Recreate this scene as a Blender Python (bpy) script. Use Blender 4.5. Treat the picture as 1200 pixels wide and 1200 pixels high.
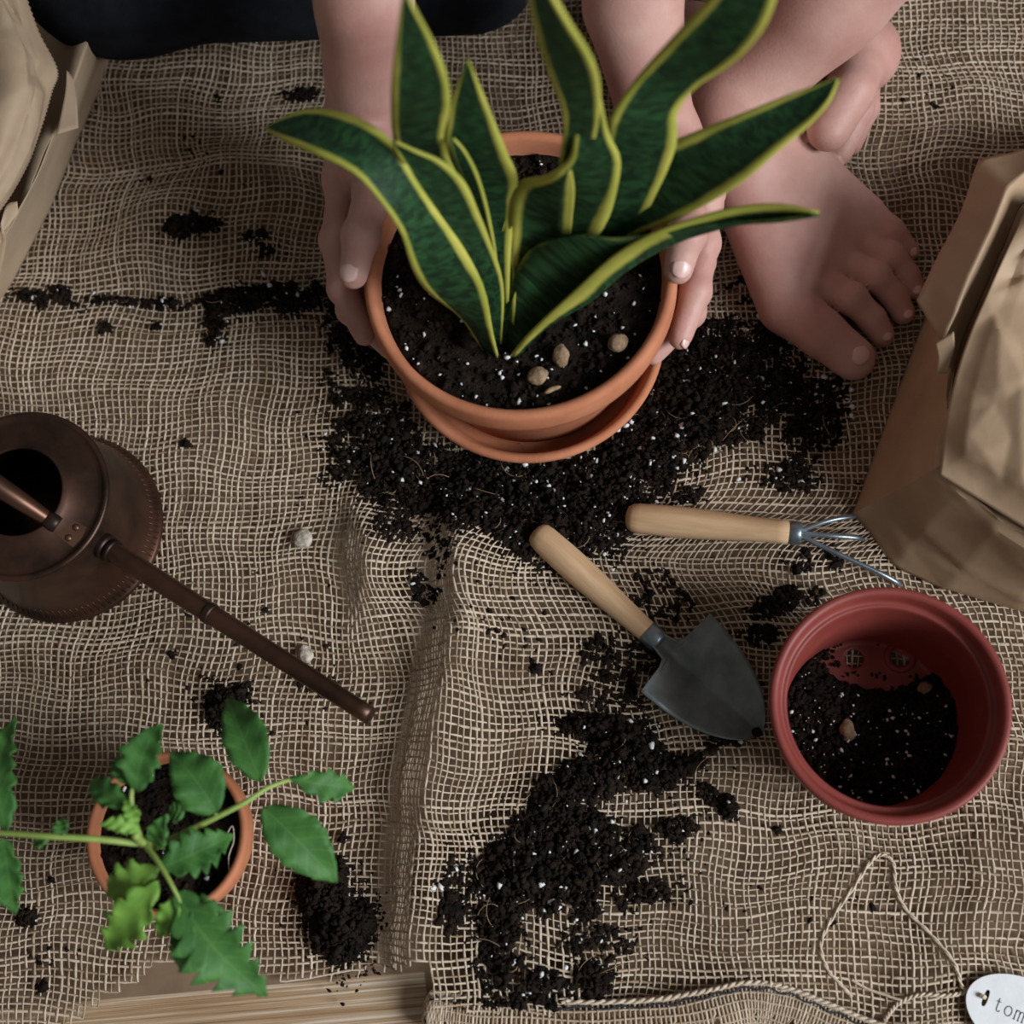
import bpy, bmesh, math, random
import numpy as np
from mathutils import Vector, Matrix, noise as mnoise

for o in list(bpy.data.objects):
    bpy.data.objects.remove(o, do_unlink=True)
scene = bpy.context.scene
COL = scene.collection
random.seed(7)
RNG = np.random.default_rng(11)

# ------------------------------------------------------------------ camera
FPX = 1750.0                      # focal length in pixels of the 1200 frame (35 mm on a 24 mm side)
CAMZ = 0.88
NADIR = (730.0, 1080.0)           # pixel straight below the lens
_nc = np.array([(NADIR[0] - 600) / FPX, -(NADIR[1] - 600) / FPX, -1.0])
_nc /= np.linalg.norm(_nc)
_Z = -_nc
_Y = np.array([0, 1.0, 0]) - _Z * _Z[1]
_Y /= np.linalg.norm(_Y)
_X = np.cross(_Y, _Z)
CR = np.array([_X, _Y, _Z])       # world from camera
cam_data = bpy.data.cameras.new('camera')
cam_data.sensor_fit = 'HORIZONTAL'
cam_data.sensor_width = 24.0
cam_data.lens = 24.0 * FPX / 1200.0
cam_data.clip_start = 0.01
cam_data.dof.use_dof = True
cam_data.dof.focus_distance = 0.875
cam_data.dof.aperture_fstop = 3.6
cam = bpy.data.objects.new('camera', cam_data)
COL.objects.link(cam)
cam.matrix_world = Matrix.Translation((0, 0, CAMZ)) @ Matrix(CR.tolist()).to_4x4()
scene.camera = cam

# ------------------------------------------------------------------ light
world = bpy.data.worlds.new('room_light')
scene.world = world
world.use_nodes = True
bg = world.node_tree.nodes['Background']
bg.inputs['Color'].default_value = (1.0, 0.95, 0.90, 1)
bg.inputs['Strength'].default_value = 0.16
ld = bpy.data.lights.new('window_right_offscreen', 'AREA')
ld.shape = 'RECTANGLE'
ld.size = 1.3
ld.size_y = 1.5
ld.energy = 165
ld.color = (0.90, 0.95, 1.0)
lo = bpy.data.objects.new('window_right_offscreen', ld)
COL.objects.link(lo)
lo.location = (2.20, -0.75, 1.90)                 # upright window in the wall to the right
lo.rotation_euler = (Vector((-0.1, 0.02, 1.90)) - lo.location).to_track_quat('-Z', 'Y').to_euler()
scene.view_settings.view_transform = 'Standard'
scene.view_settings.look = 'None'
scene.view_settings.gamma = 1.0
scene.view_settings.use_curve_mapping = False
scene.view_settings.exposure = -0.1

# ------------------------------------------------------------------ helpers
def P(px, py, z=0.0):
    """point at height z that the photograph shows at this pixel"""
    d = CR @ np.array([(px - 600) / FPX, -(py - 600) / FPX, -1.0])
    t = (z - CAMZ) / d[2]
    return Vector((d[0] * t, d[1] * t, z))

def pix(x, y, z=0.0):
    """pixel of a world point (arrays allowed)"""
    v = [x, y, z - CAMZ]
    c = [CR[0][i] * v[0] + CR[1][i] * v[1] + CR[2][i] * v[2] for i in range(3)]
    return 600 + FPX * c[0] / -c[2], 600 - FPX * c[1] / -c[2]

def link(name, me, m=None, parent=None, smooth=True):
    o = bpy.data.objects.new(name, me)
    COL.objects.link(o)
    if m is not None:
        me.materials.append(m)
    if parent is not None:
        o.parent = parent
    if smooth:
        me.polygons.foreach_set('use_smooth', [True] * len(me.polygons))
    return o

def pydata(name, verts, faces, m=None, parent=None, smooth=True):
    me = bpy.data.meshes.new(name)
    me.from_pydata([tuple(v) for v in verts], [], [tuple(f) for f in faces])
    me.update()
    return link(name, me, m, parent, smooth)

def npmesh(name, V, Q, n=4):
    """mesh from numpy verts and equal-sized faces"""
    me = bpy.data.meshes.new(name)
    V = np.asarray(V, np.float32)
    Q = np.asarray(Q, np.int32)
    me.vertices.add(len(V))
    me.vertices.foreach_set('co', V.ravel())
    me.loops.add(Q.size)
    me.loops.foreach_set('vertex_index', Q.ravel())
    me.polygons.add(len(Q))
    me.polygons.foreach_set('loop_start', np.arange(0, Q.size, n, dtype=np.int32))
    me.update(calc_edges=True)
    return me

def thing(name, label, cat, loc=(0, 0, 0), group=None):
    o = bpy.data.objects.new(name, None)
    o.empty_display_size = 0.02
    COL.objects.link(o)
    o.location = loc
    o['label'] = label
    o['category'] = cat
    if group:
        o['group'] = group
    bpy.context.view_layer.update()
    return o

def tag(o, label=None, cat=None, group=None, kind=None):
    if label: o['label'] = label
    if cat: o['category'] = cat
    if group: o['group'] = group
    if kind: o['kind'] = kind
    return o

def child(o, parent):
    """parent while keeping world-space mesh coordinates"""
    o.parent = parent
    o.matrix_parent_inverse = Matrix.Translation(-Vector(parent.location))
    return o

def lathe(profile, seg=64, close=False):
    V, F = [], []
    n = len(profile)
    for i in range(seg):
        a = 2 * math.pi * i / seg
        c, s = math.cos(a), math.sin(a)
        for r, z in profile:
            V.append((r * c, r * s, z))
    for i in range(seg):
        j = (i + 1) % seg
        for k in range(n - 1 if not close else n):
            l = (k + 1) % n
            F.append((i * n + k, j * n + k, j * n + l, i * n + l))
    return V, F

def catmull(pts, n):
    pts = [np.array(p, float) for p in pts]
    if len(pts) == 2:
        return [pts[0] + (pts[1] - pts[0]) * t for t in np.linspace(0, 1, n)]
    q = [2 * pts[0] - pts[1]] + pts + [2 * pts[-1] - pts[-2]]
    out = []
    m = len(pts) - 1
    for t in np.linspace(0, m, n):
        i = min(int(t), m - 1)
        u = t - i
        a, b, c, d = q[i:i + 4]
        out.append(0.5 * ((2 * b) + (c - a) * u + (2 * a - 5 * b + 4 * c - d) * u * u + (3 * b - a - 3 * c + d) * u ** 3))
    return out

def tube(path, radii, seg=10, cap=True, twist=0.0, flat=None):
    """tube along a polyline; radii number or list"""
    path = [Vector(p) for p in path]
    n = len(path)
    if not hasattr(radii, '__len__'):
        radii = [radii] * n
    V, F = [], []
    up = Vector((0, 0, 1))
    for i, p in enumerate(path):
        d = (path[min(i + 1, n - 1)] - path[max(i - 1, 0)]).normalized()
        a = d.cross(up)
        if a.length < 1e-3:
            a = d.cross(Vector((0, 1, 0)))
        a.normalize()
        b = a.cross(d).normalized()
        for k in range(seg):
            t = 2 * math.pi * k / seg + twist * i
            V.append(p + (a * math.cos(t) + b * math.sin(t)) * radii[i])
    for i in range(n - 1):
        for k in range(seg):
            l = (k + 1) % seg
            F.append((i * seg + k, i * seg + l, (i + 1) * seg + l, (i + 1) * seg + k))
    if cap:
        F.append(tuple(range(seg))[::-1])
        F.append(tuple((n - 1) * seg + k for k in range(seg)))
    return V, F

def merge(parts):
    V, F = [], []
    for v, f in parts:
        o = len(V)
        V += list(v)
        F += [tuple(i + o for i in q) for q in f]
    return V, F

# ------------------------------------------------------------------ materials
def newmat(name):
    m = bpy.data.materials.new(name)
    m.use_nodes = True
    nt = m.node_tree
    return m, nt, nt.nodes['Principled BSDF']

def N(nt, typ, **kw):
    n = nt.nodes.new(typ)
    for k, v in kw.items():
        if k in n.inputs:
            n.inputs[k].default_value = v
        else:
            setattr(n, k, v)
    return n

def noisy(name, c1, c2, scale=30.0, rough=0.7, metal=0.0, bump=0.2, bscale=None, bdist=0.001, spec=0.5, stretch=None, lo_=0.35, hi=0.65, sss=0.0, detail=6.0, coords='Object'):
    m, nt, b = newmat(name)
    tc = N(nt, 'ShaderNodeTexCoord')
    src = tc.outputs[coords]
    if stretch:
        mp = N(nt, 'ShaderNodeMapping')
        mp.inputs['Scale'].default_value = stretch
        nt.links.new(src, mp.inputs['Vector'])
        src = mp.outputs['Vector']
    nz = N(nt, 'ShaderNodeTexNoise', Scale=scale, Detail=detail, Roughness=0.6)
    nt.links.new(src, nz.inputs['Vector'])
    cr = N(nt, 'ShaderNodeValToRGB')
    cr.color_ramp.elements[0].position = lo_
    cr.color_ramp.elements[1].position = hi
    cr.color_ramp.elements[0].color = (*c1, 1)
    cr.color_ramp.elements[1].color = (*c2, 1)
    nt.links.new(nz.outputs['Fac'], cr.inputs['Fac'])
    nt.links.new(cr.outputs['Color'], b.inputs['Base Color'])
    b.inputs['Roughness'].default_value = rough
    b.inputs['Metallic'].default_value = metal
    b.inputs['Specular IOR Level'].default_value = spec
    if sss:
        b.inputs['Subsurface Weight'].default_value = sss
        b.inputs['Subsurface Radius'].default_value = (0.008, 0.003, 0.0015)
        b.inputs['Subsurface Scale'].default_value = 0.6
    if bump:
        n2 = N(nt, 'ShaderNodeTexNoise', Scale=bscale or scale * 3, Detail=5.0)
        nt.links.new(src, n2.inputs['Vector'])
        bp = N(nt, 'ShaderNodeBump', Strength=bump, Distance=bdist)
        nt.links.new(n2.outputs['Fac'], bp.inputs['Height'])
        nt.links.new(bp.outputs['Normal'], b.inputs['Normal'])
    return m

def tinted(name, base, dark, rough=0.9, spec=0.2):
    """colour from a per-thread attribute 'tint' mixed with fine noise"""
    m, nt, b = newmat(name)
    at = N(nt, 'ShaderNodeAttribute', attribute_name='tint')
    tc = N(nt, 'ShaderNodeTexCoord')
    nz = N(nt, 'ShaderNodeTexNoise', Scale=260.0, Detail=3.0)
    nt.links.new(tc.outputs['Object'], nz.inputs['Vector'])
    ad = N(nt, 'ShaderNodeMath', operation='ADD')
    ml = N(nt, 'ShaderNodeMath', operation='MULTIPLY_ADD')
    nt.links.new(nz.outputs['Fac'], ml.inputs[0])
    ml.inputs[1].default_value = 0.9
    ml.inputs[2].default_value = -0.45
    nt.links.new(at.outputs['Fac'], ad.inputs[0])
    nt.links.new(ml.outputs[0], ad.inputs[1])
    mx = N(nt, 'ShaderNodeMix', data_type='RGBA')
    nt.links.new(ad.outputs[0], mx.inputs['Factor'])
    mx.inputs['A'].default_value = (*dark, 1)
    mx.inputs['B'].default_value = (*base, 1)
    nt.links.new(mx.outputs['Result'], b.inputs['Base Color'])
    b.inputs['Roughness'].default_value = rough
    b.inputs['Specular IOR Level'].default_value = spec
    return m

M = {}
M['burlap'] = tinted('burlap_thread', (0.59, 0.48, 0.365), (0.28, 0.19, 0.115))
M['paper_under'] = noisy('kraft_underlay', (0.18, 0.118, 0.074), (0.235, 0.16, 0.105), 40, 0.9, bump=0.1, spec=0.1)
M['terracotta'] = noisy('terracotta', (0.38, 0.135, 0.066), (0.50, 0.20, 0.105), 26, 0.85, bump=0.12, bscale=400, spec=0.2)
M['terracotta_small'] = noisy('terracotta_small', (0.42, 0.15, 0.07), (0.52, 0.21, 0.11), 30, 0.85, bump=0.12, bscale=400, spec=0.2)
M['red'] = noisy('red_plastic', (0.175, 0.031, 0.024), (0.225, 0.044, 0.034), 25, 0.48, bump=0.05, bscale=150, spec=0.35)
M['soil'] = noisy('soil', (0.0045, 0.0032, 0.0025), (0.024, 0.015, 0.010), 120, 0.95, bump=0.9, bscale=700, bdist=0.002, spec=0.12)
M['perlite'] = noisy('perlite', (0.55, 0.55, 0.55), (0.75, 0.75, 0.76), 300, 0.9, bump=0.2)
M['fibre'] = noisy('fibre', (0.22, 0.13, 0.06), (0.40, 0.26, 0.14), 200, 0.9, bump=0)
M['pebble'] = noisy('pebble', (0.16, 0.095, 0.05), (0.33, 0.225, 0.135), 130, 0.95, bump=0.8, bscale=300, bdist=0.002)
M['stone'] = noisy('stone', (0.22, 0.18, 0.14), (0.60, 0.52, 0.43), 170, 0.95, bump=0.8, bscale=300, bdist=0.002)
M['copper'] = noisy('aged_copper', (0.030, 0.018, 0.013), (0.115, 0.054, 0.034), 22, 0.40, metal=0.75, bump=0.12, bscale=90, spec=0.5)
M['copper_dark'] = noisy('aged_copper_dark', (0.02, 0.014, 0.012), (0.06, 0.035, 0.026), 40, 0.45, metal=0.7, bump=0.1)
M['wood'] = noisy('beech', (0.43, 0.265, 0.14), (0.58, 0.385, 0.225), 16, 0.6, bump=0.12, bscale=160, spec=0.3, stretch=(1, 9, 9))
M['steel'] = noisy('grey_steel', (0.14, 0.165, 0.162), (0.24, 0.27, 0.265), 60, 0.50, metal=0.5, bump=0.15, bscale=500, bdist=0.0003)
M['steel_dark'] = noisy('dark_steel', (0.16, 0.20, 0.23), (0.30, 0.35, 0.39), 60, 0.35, metal=0.8, bump=0.1)
M['kraft'] = noisy('kraft_paper', (0.34, 0.225, 0.135), (0.44, 0.305, 0.195), 14, 0.62, bump=0.12, bscale=260, spec=0.4)
M['kraft_pale'] = noisy('kraft_paper_pale', (0.40, 0.285, 0.185), (0.50, 0.37, 0.25), 16, 0.62, bump=0.12, bscale=260, spec=0.4)
M['skin'] = noisy('skin', (0.40, 0.185, 0.155), (0.58, 0.36, 0.30), 15, 0.52, bump=0.30, bscale=520, bdist=0.0006, detail=10.0, lo_=0.30, hi=0.68, spec=0.35, sss=0.25)
M['nail'] = noisy('nail', (0.62, 0.39, 0.34), (0.70, 0.46, 0.41), 60, 0.32, bump=0.0, spec=0.5)
M['cloth_dark'] = noisy('navy_cloth', (0.005, 0.006, 0.009), (0.011, 0.013, 0.018), 60, 0.9, bump=0.3, bscale=900, spec=0.15)
M['shirt'] = noisy('dark_shirt', (0.008, 0.009, 0.012), (0.014, 0.015, 0.02), 60, 0.9, bump=0.3, bscale=900, spec=0.15)
M['hair'] = noisy('brown_hair', (0.03, 0.018, 0.011), (0.08, 0.05, 0.03), 40, 0.6, bump=0.5, stretch=(4, 4, 0.6))
M['eye_white'] = noisy('eye_white', (0.7, 0.7, 0.7), (0.75, 0.75, 0.75), 40, 0.3, bump=0)
M['tag'] = noisy('white_card', (0.70, 0.71, 0.72), (0.76, 0.77, 0.78), 90, 0.75, bump=0.1, bscale=500)
M['ink'] = noisy('black_ink', (0.012, 0.012, 0.014), (0.02, 0.02, 0.022), 90, 0.7, bump=0)
M['twine'] = noisy('twine', (0.46, 0.36, 0.26), (0.68, 0.57, 0.44), 500, 0.9, bump=0.3, bscale=900)
M['navy_thread'] = noisy('navy_thread', (0.015, 0.02, 0.035), (0.03, 0.035, 0.055), 200, 0.9, bump=0)
M['tomato_stem'] = noisy('tomato_stem', (0.20, 0.29, 0.055), (0.30, 0.40, 0.10), 40, 0.6, bump=0.2)

def plank_mat():
    m, nt, b = newmat('limed_oak')
    tc = N(nt, 'ShaderNodeTexCoord')
    mp = N(nt, 'ShaderNodeMapping')
    mp.inputs['Scale'].default_value = (1.6, 210.0, 1.0)
    nt.links.new(tc.outputs['Object'], mp.inputs['Vector'])
    nz = N(nt, 'ShaderNodeTexNoise', Scale=2.0, Detail=6.0, Roughness=0.7, Distortion=0.3)
    nt.links.new(mp.outputs['Vector'], nz.inputs['Vector'])
    cr = N(nt, 'ShaderNodeValToRGB')
    e = cr.color_ramp.elements
    e[0].position = 0.36; e[0].color = (0.20, 0.11, 0.05, 1)
    e[1].position = 0.66; e[1].color = (0.66, 0.58, 0.50, 1)
    k = cr.color_ramp.elements.new(0.50); k.color = (0.40, 0.265, 0.145, 1)
    nt.links.new(nz.outputs['Fac'], cr.inputs['Fac'])
    nt.links.new(cr.outputs['Color'], b.inputs['Base Color'])
    b.inputs['Roughness'].default_value = 0.7
    bp = N(nt, 'ShaderNodeBump', Strength=0.4, Distance=0.001)
    nt.links.new(nz.outputs['Fac'], bp.inputs['Height'])
    nt.links.new(bp.outputs['Normal'], b.inputs['Normal'])
    return m
M['plank'] = plank_mat()

def snake_mat():
    """dark green leaf with yellow margins, from the leaf's own UV map"""
    m, nt, b = newmat('snake_leaf')
    uv = N(nt, 'ShaderNodeUVMap', uv_map='leaf')
    sp = N(nt, 'ShaderNodeSeparateXYZ')
    nt.links.new(uv.outputs['UV'], sp.inputs['Vector'])
    tc = N(nt, 'ShaderNodeTexCoord')
    nz = N(nt, 'ShaderNodeTexNoise', Scale=32.0, Detail=3.0)
    nt.links.new(tc.outputs['Object'], nz.inputs['Vector'])
    a = N(nt, 'ShaderNodeMath', operation='SUBTRACT'); a.inputs[1].default_value = 0.5
    nt.links.new(sp.outputs['X'], a.inputs[0])
    ab = N(nt, 'ShaderNodeMath', operation='ABSOLUTE'); nt.links.new(a.outputs[0], ab.inputs[0])
    w = N(nt, 'ShaderNodeMath', operation='MULTIPLY_ADD'); w.inputs[1].default_value = 0.10; w.inputs[2].default_value = -0.05
    nt.links.new(nz.outputs['Fac'], w.inputs[0])
    s = N(nt, 'ShaderNodeMath', operation='ADD'); nt.links.new(ab.outputs[0], s.inputs[0]); nt.links.new(w.outputs[0], s.inputs[1])
    mr = N(nt, 'ShaderNodeMapRange')
    mr.inputs['From Min'].default_value = 0.345
    mr.inputs['From Max'].default_value = 0.40
    nt.links.new(s.outputs[0], mr.inputs['Value'])
    # cross banding
    mp = N(nt, 'ShaderNodeMapping'); mp.inputs['Scale'].default_value = (1.2, 22.0, 1.0)
    nt.links.new(uv.outputs['UV'], mp.inputs['Vector'])
    n2 = N(nt, 'ShaderNodeTexNoise', Scale=3.0, Detail=4.0, Distortion=0.8)
    nt.links.new(mp.outputs['Vector'], n2.inputs['Vector'])
    cr = N(nt, 'ShaderNodeValToRGB')
    cr.color_ramp.elements[0].position = 0.40; cr.color_ramp.elements[0].color = (0.005, 0.020, 0.007, 1)
    cr.color_ramp.elements[1].position = 0.72; cr.color_ramp.elements[1].color = (0.022, 0.085, 0.026, 1)
    nt.links.new(n2.outputs['Fac'], cr.inputs['Fac'])
    yr = N(nt, 'ShaderNodeValToRGB')
    yr.color_ramp.elements[0].position = 0.35; yr.color_ramp.elements[0].color = (0.29, 0.30, 0.045, 1)
    yr.color_ramp.elements[1].position = 0.7; yr.color_ramp.elements[1].color = (0.46, 0.43, 0.085, 1)
    nt.links.new(nz.outputs['Fac'], yr.inputs['Fac'])
    mx = N(nt, 'ShaderNodeMix', data_type='RGBA')
    nt.links.new(mr.outputs['Result'], mx.inputs['Factor'])
    nt.links.new(cr.outputs['Color'], mx.inputs['A'])
    nt.links.new(yr.outputs['Color'], mx.inputs['B'])
    nt.links.new(mx.outputs['Result'], b.inputs['Base Color'])
    b.inputs['Roughness'].default_value = 0.68
    b.inputs['Specular IOR Level'].default_value = 0.25
    return m
M['snake'] = snake_mat()

def tomato_mat(name, c1, c2):
    m, nt, b = newmat(name)
    uv = N(nt, 'ShaderNodeUVMap', uv_map='leaf')
    sp = N(nt, 'ShaderNodeSeparateXYZ')
    nt.links.new(uv.outputs['UV'], sp.inputs['Vector'])
    tc = N(nt, 'ShaderNodeTexCoord')
    nz = N(nt, 'ShaderNodeTexNoise', Scale=90.0, Detail=4.0)
    nt.links.new(tc.outputs['Object'], nz.inputs['Vector'])
    cr = N(nt, 'ShaderNodeValToRGB')
    cr.color_ramp.elements[0].position = 0.3; cr.color_ramp.elements[0].color = (*c1, 1)
    cr.color_ramp.elements[1].position = 0.7; cr.color_ramp.elements[1].color = (*c2, 1)
    nt.links.new(nz.outputs['Fac'], cr.inputs['Fac'])
    # veins: midrib and slanted side veins
    a = N(nt, 'ShaderNodeMath', operation='SUBTRACT'); a.inputs[1].default_value = 0.5
    nt.links.new(sp.outputs['X'], a.inputs[0])
    ab = N(nt, 'ShaderNodeMath', operation='ABSOLUTE'); nt.links.new(a.outputs[0], ab.inputs[0])
    k = N(nt, 'ShaderNodeMath', operation='MULTIPLY_ADD'); k.inputs[1].default_value = -0.35
    nt.links.new(ab.outputs[0], k.inputs[0]); nt.links.new(sp.outputs['Y'], k.inputs[2])
    k7 = N(nt, 'ShaderNodeMath', operation='MULTIPLY'); k7.inputs[1].default_value = 7.0
    nt.links.new(k.outputs[0], k7.inputs[0])
    fr = N(nt, 'ShaderNodeMath', operation='FRACT'); nt.links.new(k7.outputs[0], fr.inputs[0])
    m1 = N(nt, 'ShaderNodeMath', operation='LESS_THAN'); m1.inputs[1].default_value = 0.09
    nt.links.new(fr.outputs[0], m1.inputs[0])
    m2 = N(nt, 'ShaderNodeMath', operation='LESS_THAN'); m2.inputs[1].default_value = 0.018
    nt.links.new(ab.outputs[0], m2.inputs[0])
    mm = N(nt, 'ShaderNodeMath', operation='MAXIMUM')
    nt.links.new(m1.outputs[0], mm.inputs[0]); nt.links.new(m2.outputs[0], mm.inputs[1])
    mf = N(nt, 'ShaderNodeMath', operation='MULTIPLY'); mf.inputs[1].default_value = 0.16
    nt.links.new(mm.outputs[0], mf.inputs[0])
    mx = N(nt, 'ShaderNodeMix', data_type='RGBA')
    nt.links.new(mf.outputs[0], mx.inputs['Factor'])
    nt.links.new(cr.outputs['Color'], mx.inputs['A'])
    mx.inputs['B'].default_value = (0.22, 0.36, 0.10, 1)
    nt.links.new(mx.outputs['Result'], b.inputs['Base Color'])
    b.inputs['Roughness'].default_value = 0.6
    b.inputs['Specular IOR Level'].default_value = 0.3
    bp = N(nt, 'ShaderNodeBump', Strength=0.5, Distance=0.001)
    nt.links.new(nz.outputs['Fac'], bp.inputs['Height'])
    nt.links.new(bp.outputs['Normal'], b.inputs['Normal'])
    return m
M['tomato_leaf'] = tomato_mat('tomato_leaf', (0.025, 0.095, 0.018), (0.055, 0.165, 0.032))
M['tomato_young'] = tomato_mat('tomato_leaf_young', (0.09, 0.22, 0.025), (0.17, 0.32, 0.05))

# ------------------------------------------------------------------ floor of limed oak boards
GA = math.atan2(*(P(500, 1138) - P(0, 1182)).yx)          # direction of the boards
floor = bpy.data.objects.new('floor', None)
COL.objects.link(floor)
floor['kind'] = 'structure'
floor['label'] = 'limed oak floor boards under the burlap'
ue = P(250, 1176)
floor.location = (ue.x, ue.y - 0.075, 0)
floor.rotation_euler = (0, 0, GA)
pw = 0.17
bmf = bmesh.new()
bmesh.ops.create_cube(bmf, size=1)
for v in bmf.verts:
    v.co = Vector((v.co.x * 2.6, v.co.y * (pw - 0.002), v.co.z * 0.02 - 0.01))
bmesh.ops.bevel(bmf, geom=[e for e in bmf.edges], offset=0.0012, segments=1, affect='EDGES')
pme = bpy.data.meshes.new('plank')
bmf.to_mesh(pme); bmf.free()
pme.materials.append(M['plank'])
for i in range(-5, 9):
    o = bpy.data.objects.new('plank', pme)
    COL.objects.link(o)
    o.parent = floor
    o.location = (0.11 * ((i * 37) % 7 - 3) / 3, i * pw, 0)

# ------------------------------------------------------------------ brown paper under the cloth
def paper_sheet():
    V, F = [], []
    xs = list(np.linspace(-260, 1500, 60)) + [498, 503]
    xs.sort()
    n = 30
    for x in xs:
        a = P(x, 1182 - 0.088 * x, 0) if x < 500 else P(x, 1196, 0)
        b = Vector((a.x * 1.15, 1.05, 0))
        for k in range(n):
            p = a + (b - a) * (k / (n - 1))
            V.append((p.x, p.y, 0.0004 + 0.0002 * mnoise.noise(p * 30)))
    for i in range(len(xs) - 1):
        for k in range(n - 1):
            F.append((i * n + k, (i + 1) * n + k, (i + 1) * n + k + 1, i * n + k + 1))
    return pydata('paper_sheet', V, F, M['paper_under'])
ps = paper_sheet()
tag(ps, 'flat brown paper sheet showing in a gap below the burlap edge', 'paper sheet')

# ------------------------------------------------------------------ burlap: shape of the cloth
_ph = RNG.uniform(0, 6.28, (24,))
_dr = RNG.uniform(0, 6.28, (24,))
def waves(x, y, freqs, k0):
    s = 0
    for i, f in enumerate(freqs):
        a = _dr[k0 + i]
        s = s + np.sin((x * math.cos(a) + y * math.sin(a)) * 2 * math.pi * f + _ph[k0 + i])
    return s / len(freqs)

def sstep(a, b, v):
    t = np.clip((v - a) / (b - a), 0, 1)
    return t * t * (3 - 2 * t)

FOLD_Y = [540, 600, 660, 720, 800, 900, 1000, 1100, 1240]
FOLD_X = [528, 536, 546, 545, 530, 512, 500, 494, 492]
# places where things stand: the cloth lies flat there
FLATS = [(627, 440, 190), (60, 640, 170), (1040, 880, 160), (215, 985, 110), (1150, 500, 200), (20, 200, 150),
         (940, 300, 170), (1205, 1190, 105), (830, 805, 95)]

def cloth_h(x, y):
    x = np.asarray(x, float); y = np.asarray(y, float)
    px, py = pix(x, y)
    und = 0.0036 * (1 + waves(x, y, [4.5, 6.5, 9.0, 11.0, 7.5], 0)) + 0.0010 * waves(x, y, [17, 22, 27], 6)
    # diagonal folds, upper left
    d = (px - 190) * 0.45 + (py - 250) * 0.9
    und = und + 0.006 * np.exp(-(d / 26) ** 2) * np.exp(-((px - 230) / 190) ** 2)
    d = (px - 170) * -0.5 + (py - 130) * 0.86
    und = und + 0.005 * np.exp(-(d / 24) ** 2) * np.exp(-((px - 240) / 130) ** 2)
    d = (px - 1080) * 0.25 + (py - 215) * 0.97
    und = und + 0.007 * np.exp(-(d / 16) ** 2) * sstep(960, 1020, px)
    # waves that run up from the hem on the right
    und = und + 0.0035 * (1 + np.sin((px + 0.25 * (py - 1000)) / 46.0)) * sstep(930, 1090, py) * sstep(560, 640, px)
    und = und + 0.004 * np.exp(-((px - 830 - 0.5 * (py - 1000)) / 34) ** 2) * sstep(880, 980, py)
    mask = 1.0
    for cx, cy, r in FLATS:
        q = np.sqrt((px - cx) ** 2 + (py - cy) ** 2) / r
        mask = mask * sstep(0.72, 1.15, q)
    h = 0.0022 + und * mask
    xf = np.interp(py, FOLD_Y, FOLD_X)
    amp = 0.023 * sstep(555, 660, py)
    rise = sstep(-44, 2, px - xf)
    fall = np.exp(-np.maximum(px - xf - 10, 0) / 75.0)
    h = h + amp * rise * fall
    # second fold by the left side of the spill
    x2 = 424 + 12 * np.sin((py - 600) / 60.0)
    a2 = 0.017 * np.exp(-((py - 668) / 78.0) ** 2)
    h = h + a2 * sstep(-34, 6, px - x2) * np.exp(-np.maximum(px - x2 - 8, 0) / 48.0)
    return h

def ch(x, y):
    return float(cloth_h(np.array([x]), np.array([y]))[0])

def on(px, py, dz=0.0):
    """point lying on the cloth at this pixel"""
    p = P(px, py, 0.002)
    for _ in range(3):
        p = P(px, py, ch(p.x, p.y) + dz)
    return p

EDGE_X = [-200, 60, 92, 132, 168, 190, 218, 260, 345, 430, 500, 506]
EDGE_Y = [1290, 1228, 1200, 1168, 1145, 1131, 1128, 1140, 1151, 1141, 1134, 1188]
HEM = [(497, 1184), (520, 1187), (560, 1191), (620, 1195), (700, 1197), (770, 1194), (830, 1184), (880, 1174), (920, 1181), (965, 1199), (1020, 1221), (1100, 1243), (1200, 1252), (1320, 1248)]
HX = [p[0] for p in HEM]; HY = [p[1] for p in HEM]

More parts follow.
